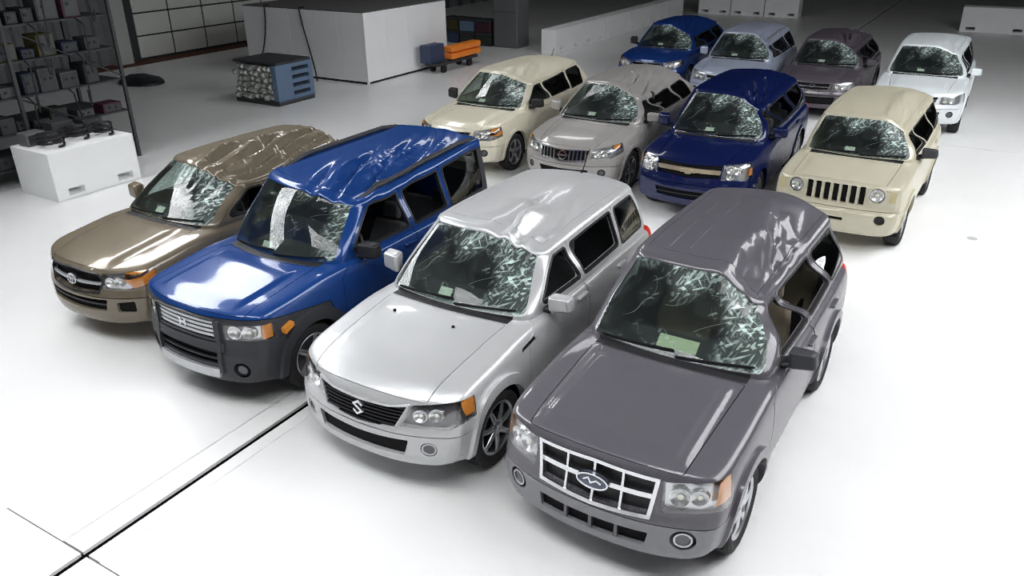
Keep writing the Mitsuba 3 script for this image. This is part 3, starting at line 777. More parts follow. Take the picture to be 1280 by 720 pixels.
# 2 silver car
g2 = sym((0, 0.80), (0.30, 0.81), (0.46, 0.84), (0.36, 0.645), (0, 0.615))
Car('bright silver car with a black mesh grille beside the dark grey car', (-3.98, 4.07), -0.3, 'p_silver',
    L=4.47, W=1.81, H=1.675, soft=0.55, wb=2.64, foh=0.80, R=0.36, belt=1.10, belt_rear=1.13, lf0=1.34, lf1=2.05, lr0=4.36, lr1=4.12, wt=0.69,
    hood=[(0, 0.86), (0.06, 0.90), (0.25, 0.965), (0.7, 1.035), (1.34, 1.10)], hoodw=(0.60, 0.70), ridges=[(0.54, 0.62, 0.012, 0.05, 1.2)], bumper_top=0.60, bow_f=0.27, flare=0.035, wheel='seven', antenna=True,
    missing=('front', 'rear'), lB=2.5, lC=3.40, lD=4.05,
    crush=dict(A=0.15, xs=-0.05, lc=2.2, sf=0.7, sb=1.0, push=0.6, folds=[(0.28, 1.9, 0.22, 2.6, 0.07, 0.07), (0.46, 1.9, 0.5, 2.35, 0.06, 0.08), (0.05, 2.0, 0.12, 2.8, 0.2, 0.03), (0.3, 2.5, 0.3, 4.0, 0.25, 0.03)], seed=8, pleat=(-0.1, 0.3, 0.045), ps=0.8),
    front=dict(grille=dict(poly=g2, bars=[stroke([(-0.5, z), (0.5, z)], 0.008) for z in np.arange(0.63, 0.81, 0.03)], barmat='m_black_plastic', back='m_dark', frame=(0.012, 'p_silver')),
               lights=dict(poly=P((0.49, 0.845), (0.96, 0.90), (0.96, 0.74), (0.80, 0.665), (0.40, 0.655)), wrap=0.42, amber=P((0.86, 0.74), (1, 0.74), (1, 1), (0.79, 1)), bulbs=[(0.56, 0.76, 0.05), (0.68, 0.775, 0.05)], backmat='m_alloy_dark'),
               intakes=[dict(poly=rnd(sym((0, 0.525), (0.48, 0.545), (0.44, 0.395), (0, 0.385)), 0.012), bars=[])],
               fogs=[(0.64, 0.475, 0.045, 0.02)], fog_rim='m_silver_trim', tail=sbox(0.74, 0.8, 1.0, 1.12),
               emblem=[(unary_union([stroke([(0.045, 0.755), (0.0, 0.782), (-0.045, 0.755), (-0.003, 0.732), (0.045, 0.705), (0.0, 0.678), (-0.045, 0.705)], 0.018)]), 'm_chrome', -0.02, 'chrome letter S emblem')],
               hood_dots=[('washer_nozzle', (-0.38, 1.02), 0.014, 'm_dark'), ('washer_nozzle', (0.28, 1.02), 0.014, 'm_dark')],
               side_parts=[('fender_vent', P((1.18, 0.93), (1.42, 0.955), (1.40, 0.985), (1.20, 0.96)), 'm_dark', 0.004)]))

# 3 blue car with a charcoal plastic nose
g3 = sym((0, 0.965), (0.40, 0.95), (0.40, 0.765), (0, 0.775))
bz = lambda z: sbox(-0.5, z - 0.014, 0.5, z + 0.014)
Car('blue car with a charcoal plastic nose and fenders, beside the bronze car', (-6.29, 4.21), -0.9, 'p_blue',
    L=4.40, W=1.815, H=1.84, soft=0.5, hood_fine=0.03, bow_r=0.06, crown=0.02, roofl=[(1.7, -0.09), (2.6, -0.01), (4.2, 0.0)], wb=2.575, foh=0.82, R=0.35, belt=1.14, belt_rear=1.16, lf0=1.18, lf1=1.76, lr0=4.36, lr1=4.33, wt=0.735, bow_ws=0.19, zb=0.26,
    hood=[(0, 0.99), (0.05, 1.03), (0.12, 1.045), (0.6, 1.09), (1.18, 1.14)], ed=0.022, hoodw=(0.70, 0.74), ridges=[(0.52, 0.56, 0.02, 0.12, 1.0)], bow_f=0.26, flare=0.045, flare_mat='m_charcoal', wheel='five', mirror='m_black_plastic', mirrors=(1,), clad=(0.5, 'm_charcoal'),
    lB=2.58, lC=3.30, lD=4.1, rail_r=0.03, cshift=0.14, missing=('front', 'rear'), rails='m_charcoal', off_f=[(0.22, 0.06), (0.42, 0.0), (0.58, 0.0), (0.7, 0.02), (1.0, 0.03)],
    crush=dict(A=0.17, xs=-0.1, lc=2.3, sf=0.8, sb=1.3, push=0.6, pleat=(-0.42, 0.33, 0.085), pl=2.6, ps=1.3, seed=5, folds=[(0.35, 1.75, 0.05, 2.6, 0.10, 0.06), (0.5, 1.9, 0.2, 3.2, 0.09, 0.06)]),
    front=dict(grille=dict(poly=g3, bars=[bz(z) for z in (0.80, 0.845, 0.89, 0.935)], barmat='m_silver_trim', frame=(0.02, 'm_charcoal'), back='m_dark'),
               lights=dict(poly=rnd(P((0.50, 0.925), (0.90, 0.935), (0.90, 0.78), (0.50, 0.77)), 0.02), wrap=0.26, bulbs=[(0.60, 0.85, 0.06), (0.73, 0.855, 0.055)], amber=sbox(0.83, 0.7, 1, 1)),
               intakes=[dict(poly=rnd(sym((0, 0.63), (0.44, 0.62), (0.42, 0.50), (0, 0.49)), 0.01), bars=[sbox(-0.5, 0.55, 0.5, 0.562)], barmat='m_charcoal')],
               plates=[dict(name='skid_plate', poly=rnd(sym((0, 0.455), (0.44, 0.46), (0.42, 0.36), (0, 0.35)), 0.012), mat='m_silver_trim', l0=-0.03), dict(name='bumper_upright', poly=sbox(0.43, 0.42, 0.47, 0.96), mat='m_charcoal', l0=-0.025), dict(name='bumper_upright', poly=sbox(-0.47, 0.42, -0.43, 0.96), mat='m_charcoal', l0=-0.025), dict(name='bumper_rail', poly=sbox(-0.5, 0.645, 0.5, 0.735), mat='m_charcoal', l0=-0.02)],
               fogs=[(0.64, 0.46, 0.05, 0.03)], fog_rim='m_dark', bumper=(Polygon([(-0.3, 0), (1.25, 0), (1.25, 0.5), (1.1, 0.86), (0.62, 0.93), (0.1, 0.985), (-0.3, 0.98)]), 'm_charcoal'), rear_mat='m_charcoal',
               emblem=[(unary_union([sbox(-0.045, 0.83, -0.025, 0.91), sbox(0.025, 0.83, 0.045, 0.91), sbox(-0.03, 0.862, 0.03, 0.878)]), 'm_chrome', -0.015, 'chrome letter H emblem')],
               side_parts=[('side_marker', rnd(P((0.40, 0.78), (0.56, 0.83), (0.56, 0.88), (0.40, 0.84)), 0.01), 'm_amber', 0.05)], cut_parts=[('rear_pillar_panel', P((3.40, 0.69), (4.42, 0.69), (4.42, 1.745), (3.40, 1.745)), 'm_charcoal')]))

# 4 bronze car, leftmost of the front row
g4 = sym((0, 0.885), (0.40, 0.865), (0.46, 0.80), (0.40, 0.665), (0, 0.64))
Car('bronze car at the left end of the front row, its roof pleated lengthwise', (-8.43, 4.40), 0.1, 'p_bronze',
    L=4.45, W=1.815, H=1.63, soft=0.45, wb=2.66, foh=0.88, R=0.355, belt=1.07, belt_rear=1.12, lf0=1.24, lf1=2.0, lr0=4.36, lr1=4.02, wt=0.67,
    hood=[(0, 0.90), (0.06, 0.93), (0.25, 0.965), (0.7, 1.02), (1.24, 1.07)], hoodw=(0.50, 0.68), ridges=[(0.40, 0.52, 0.025, 0.05, 1.15)], bow_f=0.32, bumper_top=0.62, mirrors=(-1,), missing=('front', 'rear'), lB=2.45, lC=3.35, lD=4.0,
    crush=dict(A=0.24, xs=-0.25, lc=2.5, sf=0.85, sb=1.7, push=0.6, pleat=(-0.2, 0.22, 0.09), pl=2.7, ps=1.4, seed=11, folds=[(-0.1, 1.9, -0.05, 3.8, 0.15, 0.05), (0.2, 1.9, 0.2, 2.6, 0.08, 0.06)]),
    front=dict(grille=dict(poly=g4, bars=[stroke([(-0.5, 0.765), (-0.14, 0.75), (0.14, 0.75), (0.5, 0.765)], 0.028)], barmat='m_silver_trim', frame=(0.012, 'm_black_plastic'), back='m_dark'),
               lights=dict(poly=P((0.43, 0.875), (0.96, 0.93), (0.96, 0.77), (0.72, 0.70), (0.45, 0.695)), wrap=0.46, amber=P((0.70, 0.8), (0.66, 1), (1, 1), (1, 0.72), (0.78, 0.72)), bulbs=[(0.53, 0.785, 0.05), (0.63, 0.79, 0.05)]),
               intakes=[dict(poly=rnd(sym((0, 0.575), (0.50, 0.59), (0.47, 0.455), (0, 0.44)), 0.012), bars=[sbox(-0.6, 0.52, 0.6, 0.535)], barmat='m_charcoal'), dict(name='fog_pocket', poly=rnd(P((0.60, 0.56), (0.78, 0.58), (0.78, 0.45), (0.60, 0.45)), 0.02)), dict(name='fog_pocket', poly=mirror(rnd(P((0.60, 0.56), (0.78, 0.58), (0.78, 0.45), (0.60, 0.45)), 0.02)))],
               emblem=[(unary_union([ring(ell(0, 0.765, 0.085, 0.06), 0.012), ring(ell(0, 0.785, 0.05, 0.025), 0.01), ring(ell(0, 0.765, 0.022, 0.055), 0.009)]), 'm_chrome', -0.02, 'chrome emblem of crossed ovals')]))

# 5 sand-coloured boxy car with seven slots
slots = [rnd(sbox(x - 0.038, 0.735, x + 0.038, 0.99), 0.012) for x in np.linspace(-0.345, 0.345, 7)]
g5 = unary_union(slots)
Car('sand beige boxy car with a seven-slot grille and round headlamps', (-1.62, 11.24), -1.5, 'p_sand',
    L=4.41, W=1.756, H=1.63, wb=2.634, foh=0.86, R=0.345, belt=1.10, belt_rear=1.12, lf0=1.20, lf1=1.70, lr0=4.37, lr1=4.25, wt=0.67, bow_ws=0.12, bow_f=0.13, zb=0.28, lB=2.42, lC=3.30, lD=4.05,
    hood=[(0, 1.02), (0.05, 1.04), (0.25, 1.05), (0.7, 1.075), (1.2, 1.10)], ed=0.04, hoodw=(0.62, 0.66), ridges=[(0.50, 0.56, 0.015, 0.06, 1.05)], off_f=[(0.22, 0.07), (0.42, 0.0), (0.62, 0.0), (0.68, 0.05), (0.75, 0.07), (1.0, 0.08)], bumper_top=0.68, mirror='m_charcoal', mirrors=(1,), missing=('front',), wheel='split', flare=0.03,
    crush=dict(A=0.21, xs=0.2, lc=2.3, sf=0.8, sb=1.5, push=0.6, pleat=(-0.15, 0.2, 0.053), pl=2.3, ps=1.2, seed=21, folds=[(0.3, 1.7, 0.3, 3.9, 0.12, 0.04)]),
    front=dict(grille=dict(poly=g5, bars=(), back='m_dark', depth=0.1),
               lights=dict(poly=Point(0.53, 0.885).buffer(0.105, quad_segs=10), wrap=0.14, bulbs=[(0.53, 0.885, 0.075)]),
               intakes=[dict(poly=rnd(sbox(-0.16, 0.50, 0.16, 0.545), 0.015))], fogs=[(0.62, 0.56, 0.05, 0.02)], fog_glass=False,
               plates=[dict(name='headlamp_ring', poly=ring(Point(sd * 0.53, 0.885).buffer(0.12, quad_segs=10), 0.016), mat='p_sand', l0=-0.015) for sd in (1, -1)] + [dict(name='side_lamp', poly=rnd(P((sd * 0.69, 0.95), (sd * 0.77, 0.95), (sd * 0.77, 0.80), (sd * 0.69, 0.80)), 0.012), mat='m_amber_pale', l0=-0.006) for sd in (1, -1)]))

# 6 navy car, gold bar with a bow tie
g6 = sym((0, 0.93), (0.50, 0.95), (0.47, 0.76), (0, 0.73))
bow = P((-0.11, 0.815), (-0.04, 0.815), (-0.04, 0.795), (0.05, 0.795), (0.05, 0.815), (0.12, 0.815), (0.10, 0.865), (0.04, 0.865), (0.04, 0.885), (-0.05, 0.885), (-0.05, 0.865), (-0.12, 0.865))
Car('dark navy blue car with a single bright bar across its grille', (-3.76, 11.34), 1.1, 'p_navy',
    L=4.80, W=1.814, H=1.69, wb=2.858, foh=0.93, R=0.36, belt=1.09, belt_rear=1.13, lf0=1.25, lf1=2.05, lr0=4.74, lr1=4.4, wt=0.68, bow_f=0.26, lB=2.60, lC=3.55, lD=4.3,
    hood=[(0, 0.955), (0.06, 0.98), (0.25, 1.01), (0.7, 1.055), (1.25, 1.09)], hoodw=(0.52, 0.70), ridges=[(0.46, 0.54, 0.02, 0.05, 1.1)], bumper_top=0.64, missing=('front', 'rear'), mirrors=(-1, 1),
    crush=dict(A=0.26, xs=0.0, lc=2.5, sf=0.8, sb=1.5, push=0.8, pleat=(-0.5, 0.24, 0.075), pl=2.8, ps=1.2, seed=31, folds=[(0.1, 2.1, 0.6, 2.9, 0.1, 0.06)]),
    front=dict(grille=dict(poly=g6, bars=[stroke([(-0.6, 0.85), (0.6, 0.85)], 0.06)], barmat='m_gold_bar', bar_l=(-0.01, 0.04), back='m_dark'),
               lights=dict(poly=P((0.52, 0.965), (0.96, 0.99), (0.96, 0.74), (0.50, 0.74)), wrap=0.4, bulbs=[(0.62, 0.90, 0.055), (0.62, 0.79, 0.05), (0.72, 0.88, 0.05)], amber=sbox(0.85, 0.80, 1, 1)),
               intakes=[dict(poly=rnd(sym((0, 0.53), (0.5, 0.54), (0.46, 0.42), (0, 0.40)), 0.012), bars=[sbox(-0.6, 0.465, 0.6, 0.475)], barmat='m_charcoal')], emblem=[(bow, 'm_gold_bar', -0.025, 'bow-tie emblem')]))

# 7 nickel grey car with a slatted grille
g7 = sym((0, 0.80), (0.46, 0.83), (0.40, 0.665), (0, 0.625))
Car('nickel grey car behind the bright silver car, a round emblem on its slatted grille', (-6.01, 11.58), -0.1, 'p_nickel',
    L=4.63, W=1.80, H=1.61, wb=2.69, foh=0.92, R=0.35, belt=1.06, belt_rear=1.12, lf0=1.20, lf1=2.05, lr0=4.56, lr1=4.05, wt=0.655, bow_f=0.34, lB=2.5, lC=3.42, lD=4.0,
    hood=[(0, 0.84), (0.06, 0.875), (0.25, 0.925), (0.7, 0.995), (1.2, 1.06)], hoodw=(0.52, 0.70), ridges=[(0.42, 0.54, 0.03, 0.05, 1.1)], bumper_top=0.58, missing=('front',), flare=0.02,
    crush=dict(A=0.27, xs=-0.1, lc=2.5, sf=0.8, sb=1.5, push=0.8, pleat=(-0.3, 0.26, 0.075), pl=2.7, ps=1.1, seed=41, folds=[(0.25, 2.0, 0.3, 3.0, 0.1, 0.06)]),
    front=dict(grille=dict(poly=g7, bars=[P((x, 0.6), (x + 0.022, 0.6), (x + 0.022 + 0.02 * np.sign(x), 0.9), (x + 0.02 * np.sign(x), 0.9)) for x in np.arange(-0.44, 0.45, 0.068) if abs(x) > 0.1], barmat='m_chrome', frame=(0.016, 'm_chrome'), back='m_dark'),
               lights=dict(poly=P((0.50, 0.835), (0.97, 0.95), (0.97, 0.83), (0.78, 0.70), (0.47, 0.69)), wrap=0.55, bulbs=[(0.58, 0.765, 0.05), (0.69, 0.78, 0.045)], amber=P((0.78, 0.86), (0.74, 1), (1, 1), (1, 0.8))),
               intakes=[dict(poly=rnd(sym((0, 0.5), (0.46, 0.51), (0.42, 0.40), (0, 0.39)), 0.012))], fogs=[(0.66, 0.47, 0.04, 0.02)],
               emblem=[(unary_union([ring(ell(0, 0.725, 0.075), 0.014), sbox(-0.095, 0.712, 0.095, 0.738)]), 'm_chrome', -0.02, 'round chrome emblem')]))

# 8 champagne car, left end of the second row
g8 = sym((0, 0.82), (0.40, 0.83), (0.34, 0.69), (0, 0.67))
Car('champagne gold car at the left end of the second row, behind the blue car', (-8.35, 11.64), 0.8, 'p_champagne',
    L=4.56, W=1.78, H=1.61, wb=2.615, foh=0.92, R=0.345, belt=1.05, belt_rear=1.10, lf0=1.20, lf1=2.0, lr0=4.5, lr1=4.05, wt=0.655, bow_f=0.28, lB=2.45, lC=3.35, lD=3.95,
    hood=[(0, 0.87), (0.06, 0.90), (0.25, 0.95), (0.7, 1.005), (1.2, 1.05)], hoodw=(0.55, 0.68), ridges=[(0.4, 0.55, 0.02, 0.05, 1.1)], bumper_top=0.6, missing=('front',), mirror='m_black_plastic', mirrors=(-1, 1), antenna=True,
    crush=dict(A=0.17, xs=-0.15, lc=2.3, sf=0.8, sb=1.2, push=0.6, pleat=(-0.3, 0.3, 0.038), pl=2.3, ps=0.8, seed=51, folds=[(0.0, 1.95, 0.1, 3.0, 0.2, 0.03)]),
    front=dict(grille=dict(poly=g8, bars=[sbox(-0.5, z, 0.5, z + 0.02) for z in (0.70, 0.74, 0.78)], barmat='m_chrome', frame=(0.014, 'm_chrome'), back='m_dark'),
               lights=dict(poly=P((0.46, 0.86), (0.96, 0.93), (0.96, 0.78), (0.75, 0.69), (0.42, 0.69)), wrap=0.42, bulbs=[(0.54, 0.77, 0.05), (0.65, 0.785, 0.05)], amber=P((0.74, 0.78), (0.72, 1), (1, 1), (1, 0.76))),
               intakes=[dict(poly=rnd(sym((0, 0.52), (0.48, 0.53), (0.44, 0.41), (0, 0.40)), 0.012))], fogs=[(0.66, 0.48, 0.045, 0.02)], emblem=[(ring(ell(0, 0.75, 0.07, 0.04), 0.012), 'm_chrome', -0.02, 'oval emblem')]))

# 9..12 back row
Car('pale silver car at the right end of the back row', (-1.42, 18.68), 0.4, 'p_white_silver',
    L=4.43, W=1.81, H=1.65, wb=2.604, foh=0.87, R=0.35, belt=1.08, belt_rear=1.11, lf0=1.22, lf1=2.0, lr0=4.38, lr1=4.1, wt=0.68, bow_f=0.27, lB=2.45, lC=3.35, lD=3.95,
    hood=[(0, 0.90), (0.06, 0.93), (0.25, 0.98), (0.7, 1.035), (1.22, 1.08)], hoodw=(0.55, 0.70), ridges=[(0.46, 0.54, 0.02, 0.05, 1.1)], bumper_top=0.62, missing=('front',), mirrors=(1,), rails=None,
    crush=dict(A=0.15, xs=0.0, lc=2.2, sf=0.7, sb=1.1, push=0.6, pleat=(-0.2, 0.3, 0.045), ps=0.8, seed=61),
    front=dict(grille=dict(poly=sym((0, 0.83), (0.42, 0.84), (0.36, 0.70), (0, 0.68)), bars=[sbox(-0.5, 0.73, 0.5, 0.745), sbox(-0.5, 0.78, 0.5, 0.795)], barmat='m_chrome', back='m_dark'),
               lights=dict(poly=P((0.48, 0.85), (0.96, 0.92), (0.96, 0.76), (0.74, 0.69), (0.44, 0.69)), wrap=0.4, bulbs=[(0.56, 0.77, 0.05), (0.67, 0.78, 0.05)]),
               intakes=[dict(poly=rnd(sym((0, 0.54), (0.5, 0.55), (0.46, 0.42), (0, 0.41)), 0.012))], fogs=[(0.68, 0.50, 0.05, 0.015)],
               emblem=[(unary_union([ring(ell(0, 0.76, 0.07), 0.012), stroke([(-0.045, 0.795), (0.0, 0.70), (0.045, 0.795)], 0.012)]), 'm_chrome', -0.02, 'round chrome emblem')]))
Car('plum grey car second from the right in the back row', (-3.60, 19.09), 0.1, 'p_plum',
    L=4.35, W=1.80, H=1.60, wb=2.63, foh=0.86, R=0.345, belt=1.06, belt_rear=1.10, lf0=1.18, lf1=1.95, lr0=4.3, lr1=3.95, wt=0.665, bow_f=0.27, lB=2.4, lC=3.3, lD=3.9,
    hood=[(0, 0.89), (0.06, 0.92), (0.25, 0.96), (0.7, 1.015), (1.18, 1.06)], hoodw=(0.55, 0.70), ridges=[(0.44, 0.54, 0.02, 0.05, 1.05)], bumper_top=0.6, missing=('front', 'rear'), mirrors=(1,),
    crush=dict(A=0.24, xs=-0.05, lc=2.4, sf=0.8, sb=1.4, push=0.8, pleat=(-0.4, 0.22, 0.09), pl=2.7, ps=1.1, seed=71, folds=[(0.35, 2.3, 0.4, 3.3, 0.14, 0.12), (0.5, 2.2, 0.58, 3.0, 0.06, -0.06)]),
    front=dict(grille=dict(poly=sym((0, 0.84), (0.38, 0.85), (0.34, 0.72), (0, 0.70)), bars=[sbox(-0.5, 0.76, 0.5, 0.78)], barmat='m_chrome', frame=(0.014, 'm_chrome'), back='m_dark'),
               lights=dict(poly=P((0.44, 0.865), (0.96, 0.93), (0.96, 0.76), (0.70, 0.70), (0.42, 0.70)), wrap=0.42, bulbs=[(0.53, 0.78, 0.05), (0.65, 0.79, 0.05)], amber=sbox(0.85, 0.8, 1, 1)),
               intakes=[dict(poly=rnd(sym((0, 0.55), (0.52, 0.56), (0.48, 0.40), (0, 0.39)), 0.012))], fogs=[(0.68, 0.48, 0.045, 0.02)], emblem=[(ring(ell(0, 0.79, 0.07, 0.035), 0.012), 'm_chrome', -0.02, 'oval emblem')]))
Car('ice blue-grey car beside the plum grey car in the back row', (-5.65, 19.04), 0.9, 'p_ice',
    L=4.33, W=1.795, H=1.64, wb=2.63, foh=0.84, R=0.345, belt=1.06, belt_rear=1.10, lf0=1.18, lf1=1.95, lr0=4.27, lr1=4.0, wt=0.67, bow_f=0.26, lB=2.4, lC=3.3, lD=3.9,
    hood=[(0, 0.88), (0.06, 0.91), (0.25, 0.96), (0.7, 1.015), (1.18, 1.06)], hoodw=(0.55, 0.70), ridges=[(0.44, 0.54, 0.02, 0.05, 1.05)], bumper_top=0.6, missing=('front', 'rear'), mirrors=(-1,), rails='m_silver_trim',
    crush=dict(A=0.25, xs=0.1, lc=2.3, sf=0.8, sb=1.3, push=0.7, pleat=(-0.2, 0.26, 0.045), pl=2.4, ps=1.0, seed=81),
    front=dict(grille=dict(poly=sym((0, 0.82), (0.40, 0.83), (0.36, 0.70), (0, 0.68)), bars=[sbox(-0.5, 0.74, 0.5, 0.76)], barmat='m_chrome', frame=(0.012, 'm_chrome'), back='m_dark'),
               lights=dict(poly=P((0.46, 0.86), (0.96, 0.94), (0.96, 0.74), (0.72, 0.69), (0.42, 0.69)), wrap=0.42, bulbs=[(0.54, 0.77, 0.055), (0.66, 0.79, 0.05)]),
               intakes=[dict(poly=rnd(sym((0, 0.54), (0.5, 0.55), (0.46, 0.42), (0, 0.41)), 0.012))], fogs=[(0.68, 0.48, 0.045, 0.02)], emblem=[(ring(ell(0, 0.76, 0.07, 0.04), 0.012), 'm_chrome', -0.02, 'oval emblem')]))
Car('deep blue car at the left end of the back row', (-7.96, 19.92), 0.1, 'p_blue2',
    L=4.52, W=1.82, H=1.62, wb=2.62, foh=0.90, R=0.35, belt=1.05, belt_rear=1.10, lf0=1.18, lf1=1.98, lr0=4.46, lr1=3.95, wt=0.665, bow_f=0.30, lB=2.45, lC=3.35, lD=3.9,
    hood=[(0, 0.88), (0.06, 0.91), (0.25, 0.95), (0.7, 1.005), (1.18, 1.05)], hoodw=(0.55, 0.70), ridges=[(0.42, 0.54, 0.025, 0.05, 1.05)], bumper_top=0.6, missing=('front',), mirror='m_black_plastic', mirrors=(-1,),
    crush=dict(A=0.27, xs=-0.15, lc=2.4, sf=0.8, sb=1.4, push=0.7, pleat=(-0.3, 0.24, 0.075), pl=2.6, ps=1.1, seed=91),
    front=dict(grille=dict(poly=sym((0, 0.83), (0.40, 0.84), (0.36, 0.72), (0, 0.70)), bars=[sbox(-0.5, 0.76, 0.5, 0.78)], barmat='m_chrome', frame=(0.012, 'm_chrome'), back='m_dark'),
               lights=dict(poly=P((0.45, 0.86), (0.96, 0.95), (0.96, 0.80), (0.74, 0.70), (0.42, 0.70)), wrap=0.46, bulbs=[(0.54, 0.78, 0.05), (0.66, 0.80, 0.05)], amber=sbox(0.85, 0.8, 1, 1)),
               intakes=[dict(poly=rnd(sym((0, 0.56), (0.5, 0.57), (0.46, 0.42), (0, 0.41)), 0.012))], fogs=[(0.68, 0.48, 0.045, 0.02)], emblem=[(unary_union([sbox(-0.045, 0.745, -0.025, 0.815), sbox(0.025, 0.745, 0.045, 0.815), sbox(-0.03, 0.773, 0.03, 0.787)]), 'm_chrome', -0.015, 'chrome letter H emblem')]))

# ------------------------------------------------------------------ things standing about the hall
prin('m_rust', (0.09, 0.035, 0.022), 0.8)
prin('m_steel_dark', (0.05, 0.052, 0.056), 0.5, 0.3)
prin('m_steel_grey', (0.16, 0.165, 0.17), 0.5, 0.3)
prin('m_blue_steel', (0.12, 0.18, 0.28), 0.45)
prin('m_blue_dark', (0.035, 0.055, 0.11), 0.5)
prin('m_orange', (0.85, 0.24, 0.03), 0.45)
prin('m_honeycomb', (0.55, 0.57, 0.54), 0.35, 0.7)
prin('m_cable', (0.014, 0.014, 0.016), 0.6)
prin('m_tarp', (0.012, 0.016, 0.022), 0.5)
prin('m_box_top', (0.10, 0.10, 0.098), 0.7)
prin('m_gate', (0.40, 0.42, 0.40), 0.55)
BOXM = []
for i, c in enumerate([(0.02, 0.021, 0.024), (0.035, 0.038, 0.042), (0.014, 0.02, 0.04), (0.02, 0.03, 0.022), (0.06, 0.064, 0.068), (0.05, 0.016, 0.028), (0.06, 0.055, 0.02)]):
    BOXM.append(prin(f'm_instrument_{i}', c, 0.5))

def slotted(x0, x1, y0, y1, h, face, slots, r=0.015):
    b = rbox(x0, x1, y0, y1, 0.0, h, r, 8)
    for s in slots:
        if face == 'x':
            b -= bx(x0 - 0.1, x1 + 0.1, s - 0.15, s + 0.15, 0.06, 0.18)
        else:
            b -= bx(s - 0.16, s + 0.16, y0 - 0.1, y1 + 0.1, 0.06, 0.19)
    return b
def block(label, x0, x1, y0, y1, h, face, slots, group=None):
    k = thing('ballast_block', label, 'block', group)
    put(k + '__body', slotted(x0, x1, y0, y1, h, face, slots), 'm_concrete', 30)
    return k
block('white ballast block in front of the equipment rack, cables piled on it', -14.45, -13.35, 7.14, 8.76, 0.84, 'x', (7.5, 8.45))
row = 'white ballast blocks lined up behind the cars'
e = 24.68
for i in range(6):
    n = e + 2.08
    block('nearest white ballast block of the long line running back' if i == 0 else ('second', 'third', 'fourth', 'fifth', 'farthest')[i - 1] + ' white ballast block from the near end of the long line', -13.66, -13.12, e, n - 0.04, 0.8, 'x', (e + 0.5, e + 1.58), row if i else None)
    e = n
for i, x in enumerate((-12.75, -11.22, -9.69)):
    block(('left', 'middle', 'right')[i] + ' of three white ballast blocks behind the ice blue-grey car', x, x + 1.48, 38.15, 38.8, 0.95, 'y', (x + 0.32, x + 1.16), 'white ballast blocks across the back')
block('white ballast block at the far right behind the pale silver car', -1.75, 0.6, 36.62, 37.3, 0.92, 'y', (-1.38, 0.2))

# white box-shaped enclosure
k = thing('white_enclosure', 'large white box-shaped enclosure with a dark lid standing on the hall floor', 'enclosure')
bx0, bx1, by0, by1, bh = -20.1, -15.36, 17.64, 21.55, 1.93
put(k + '__frame', bx(bx0 + 0.03, bx1 - 0.03, by0 + 0.03, by1 - 0.03, 0.03, bh - 0.02), 'm_steel_grey', False)
for y in np.linspace(by0, by1, 5)[:-1]:
    put(k + '__panel', rbox(bx1 - 0.04, bx1, y + 0.003, y + (by1 - by0) / 4 - 0.003, 0.06, bh, 0.004, 6), 'm_white_paint', 30)
for x in np.linspace(bx0, bx1 - 0.04, 6)[:-1]:
    put(k + '__panel', rbox(x + 0.003, x + (bx1 - 0.04 - bx0) / 5 - 0.003, by0, by0 + 0.04, 0.06, bh, 0.004, 6), 'm_white_paint', 30)
put(k + '__corner_post', bx(bx1 - 0.045, bx1 + 0.012, by0 - 0.012, by0 + 0.05, 0, bh + 0.005), 'm_white_paint', False)
put(k + '__lid', bx(bx0, bx1 - 0.02, by0 + 0.02, by1, bh, bh + 0.03), 'm_box_top', False, label='dark lid')
put(k + '__base_rail', bx(bx0, bx1 - 0.02, by0 + 0.02, by1 - 0.02, 0, 0.07), 'm_cable', False)
for i, (xa, xb) in enumerate(((-19.1, -19.5), (-17.7, -17.0))):
    k = thing('hanging_cable', ('left', 'right')[i] + ' of the two dark cables draped down the shaded side of the white enclosure', 'cable')
    put(k, tube([(xa, by0 + 0.14, bh + 0.056), (xa, by0 - 0.038, bh + 0.058)] + [(xa + (xb - xa) * t ** 1.6, by0 - 0.038 - 0.3 * t ** 3, bh * (1 - t) + 0.03) for t in np.linspace(0.05, 1, 12)], 0.022, 8), 'm_cable', 40)

# crushed honeycomb barrier
k = thing('crash_barrier', 'blue steel crash barrier with a crumpled honeycomb face in front of the white enclosure', 'barrier')
put(k + '__base', bx(-17.05, -15.5, 14.35, 15.62, 0, 0.12), 'm_steel_dark', False)
blue = rbox(-15.68, -15.5, 14.36, 15.65, 0.06, 1.0, 0.015, 6)
for j in range(4):
    blue -= bx(-15.75, -15.4, 14.9, 15.5, 0.2 + 0.2 * j, 0.2 + 0.2 * j + 0.1).rotate([0, 0, 0])
put(k + '__housing', blue, 'm_blue_steel', 30, label='blue slotted housing')
put(k + '__back_plate', bx(-17.05, -15.68, 15.0, 15.62, 0.1, 1.0), 'm_steel_dark', False)
put(k + '__top_plate', rbox(-17.05, -15.52, 14.4, 15.62, 1.0, 1.06, 0.01, 6), 'm_steel_dark', 30)
for a in np.linspace(-17.0, -15.84, 9):
    for zz in np.linspace(0.12, 0.98, 7)[:-1]:
        d, e = float(rng.uniform(0, 0.22)), rng.uniform(-0.03, 0.03, 4)
        put(k + '__honeycomb_block', Manifold.hull_points([[a + f * 0.14, y, zz + g * 0.132] for f in (0.02, 0.98) for g in (0.02, 0.98) for y in (15.0, 14.28 + d)] + [[a + 0.07 + e[0], 14.21 + d + abs(e[1]), zz + 0.066 + e[2]]]), 'm_honeycomb', 30)

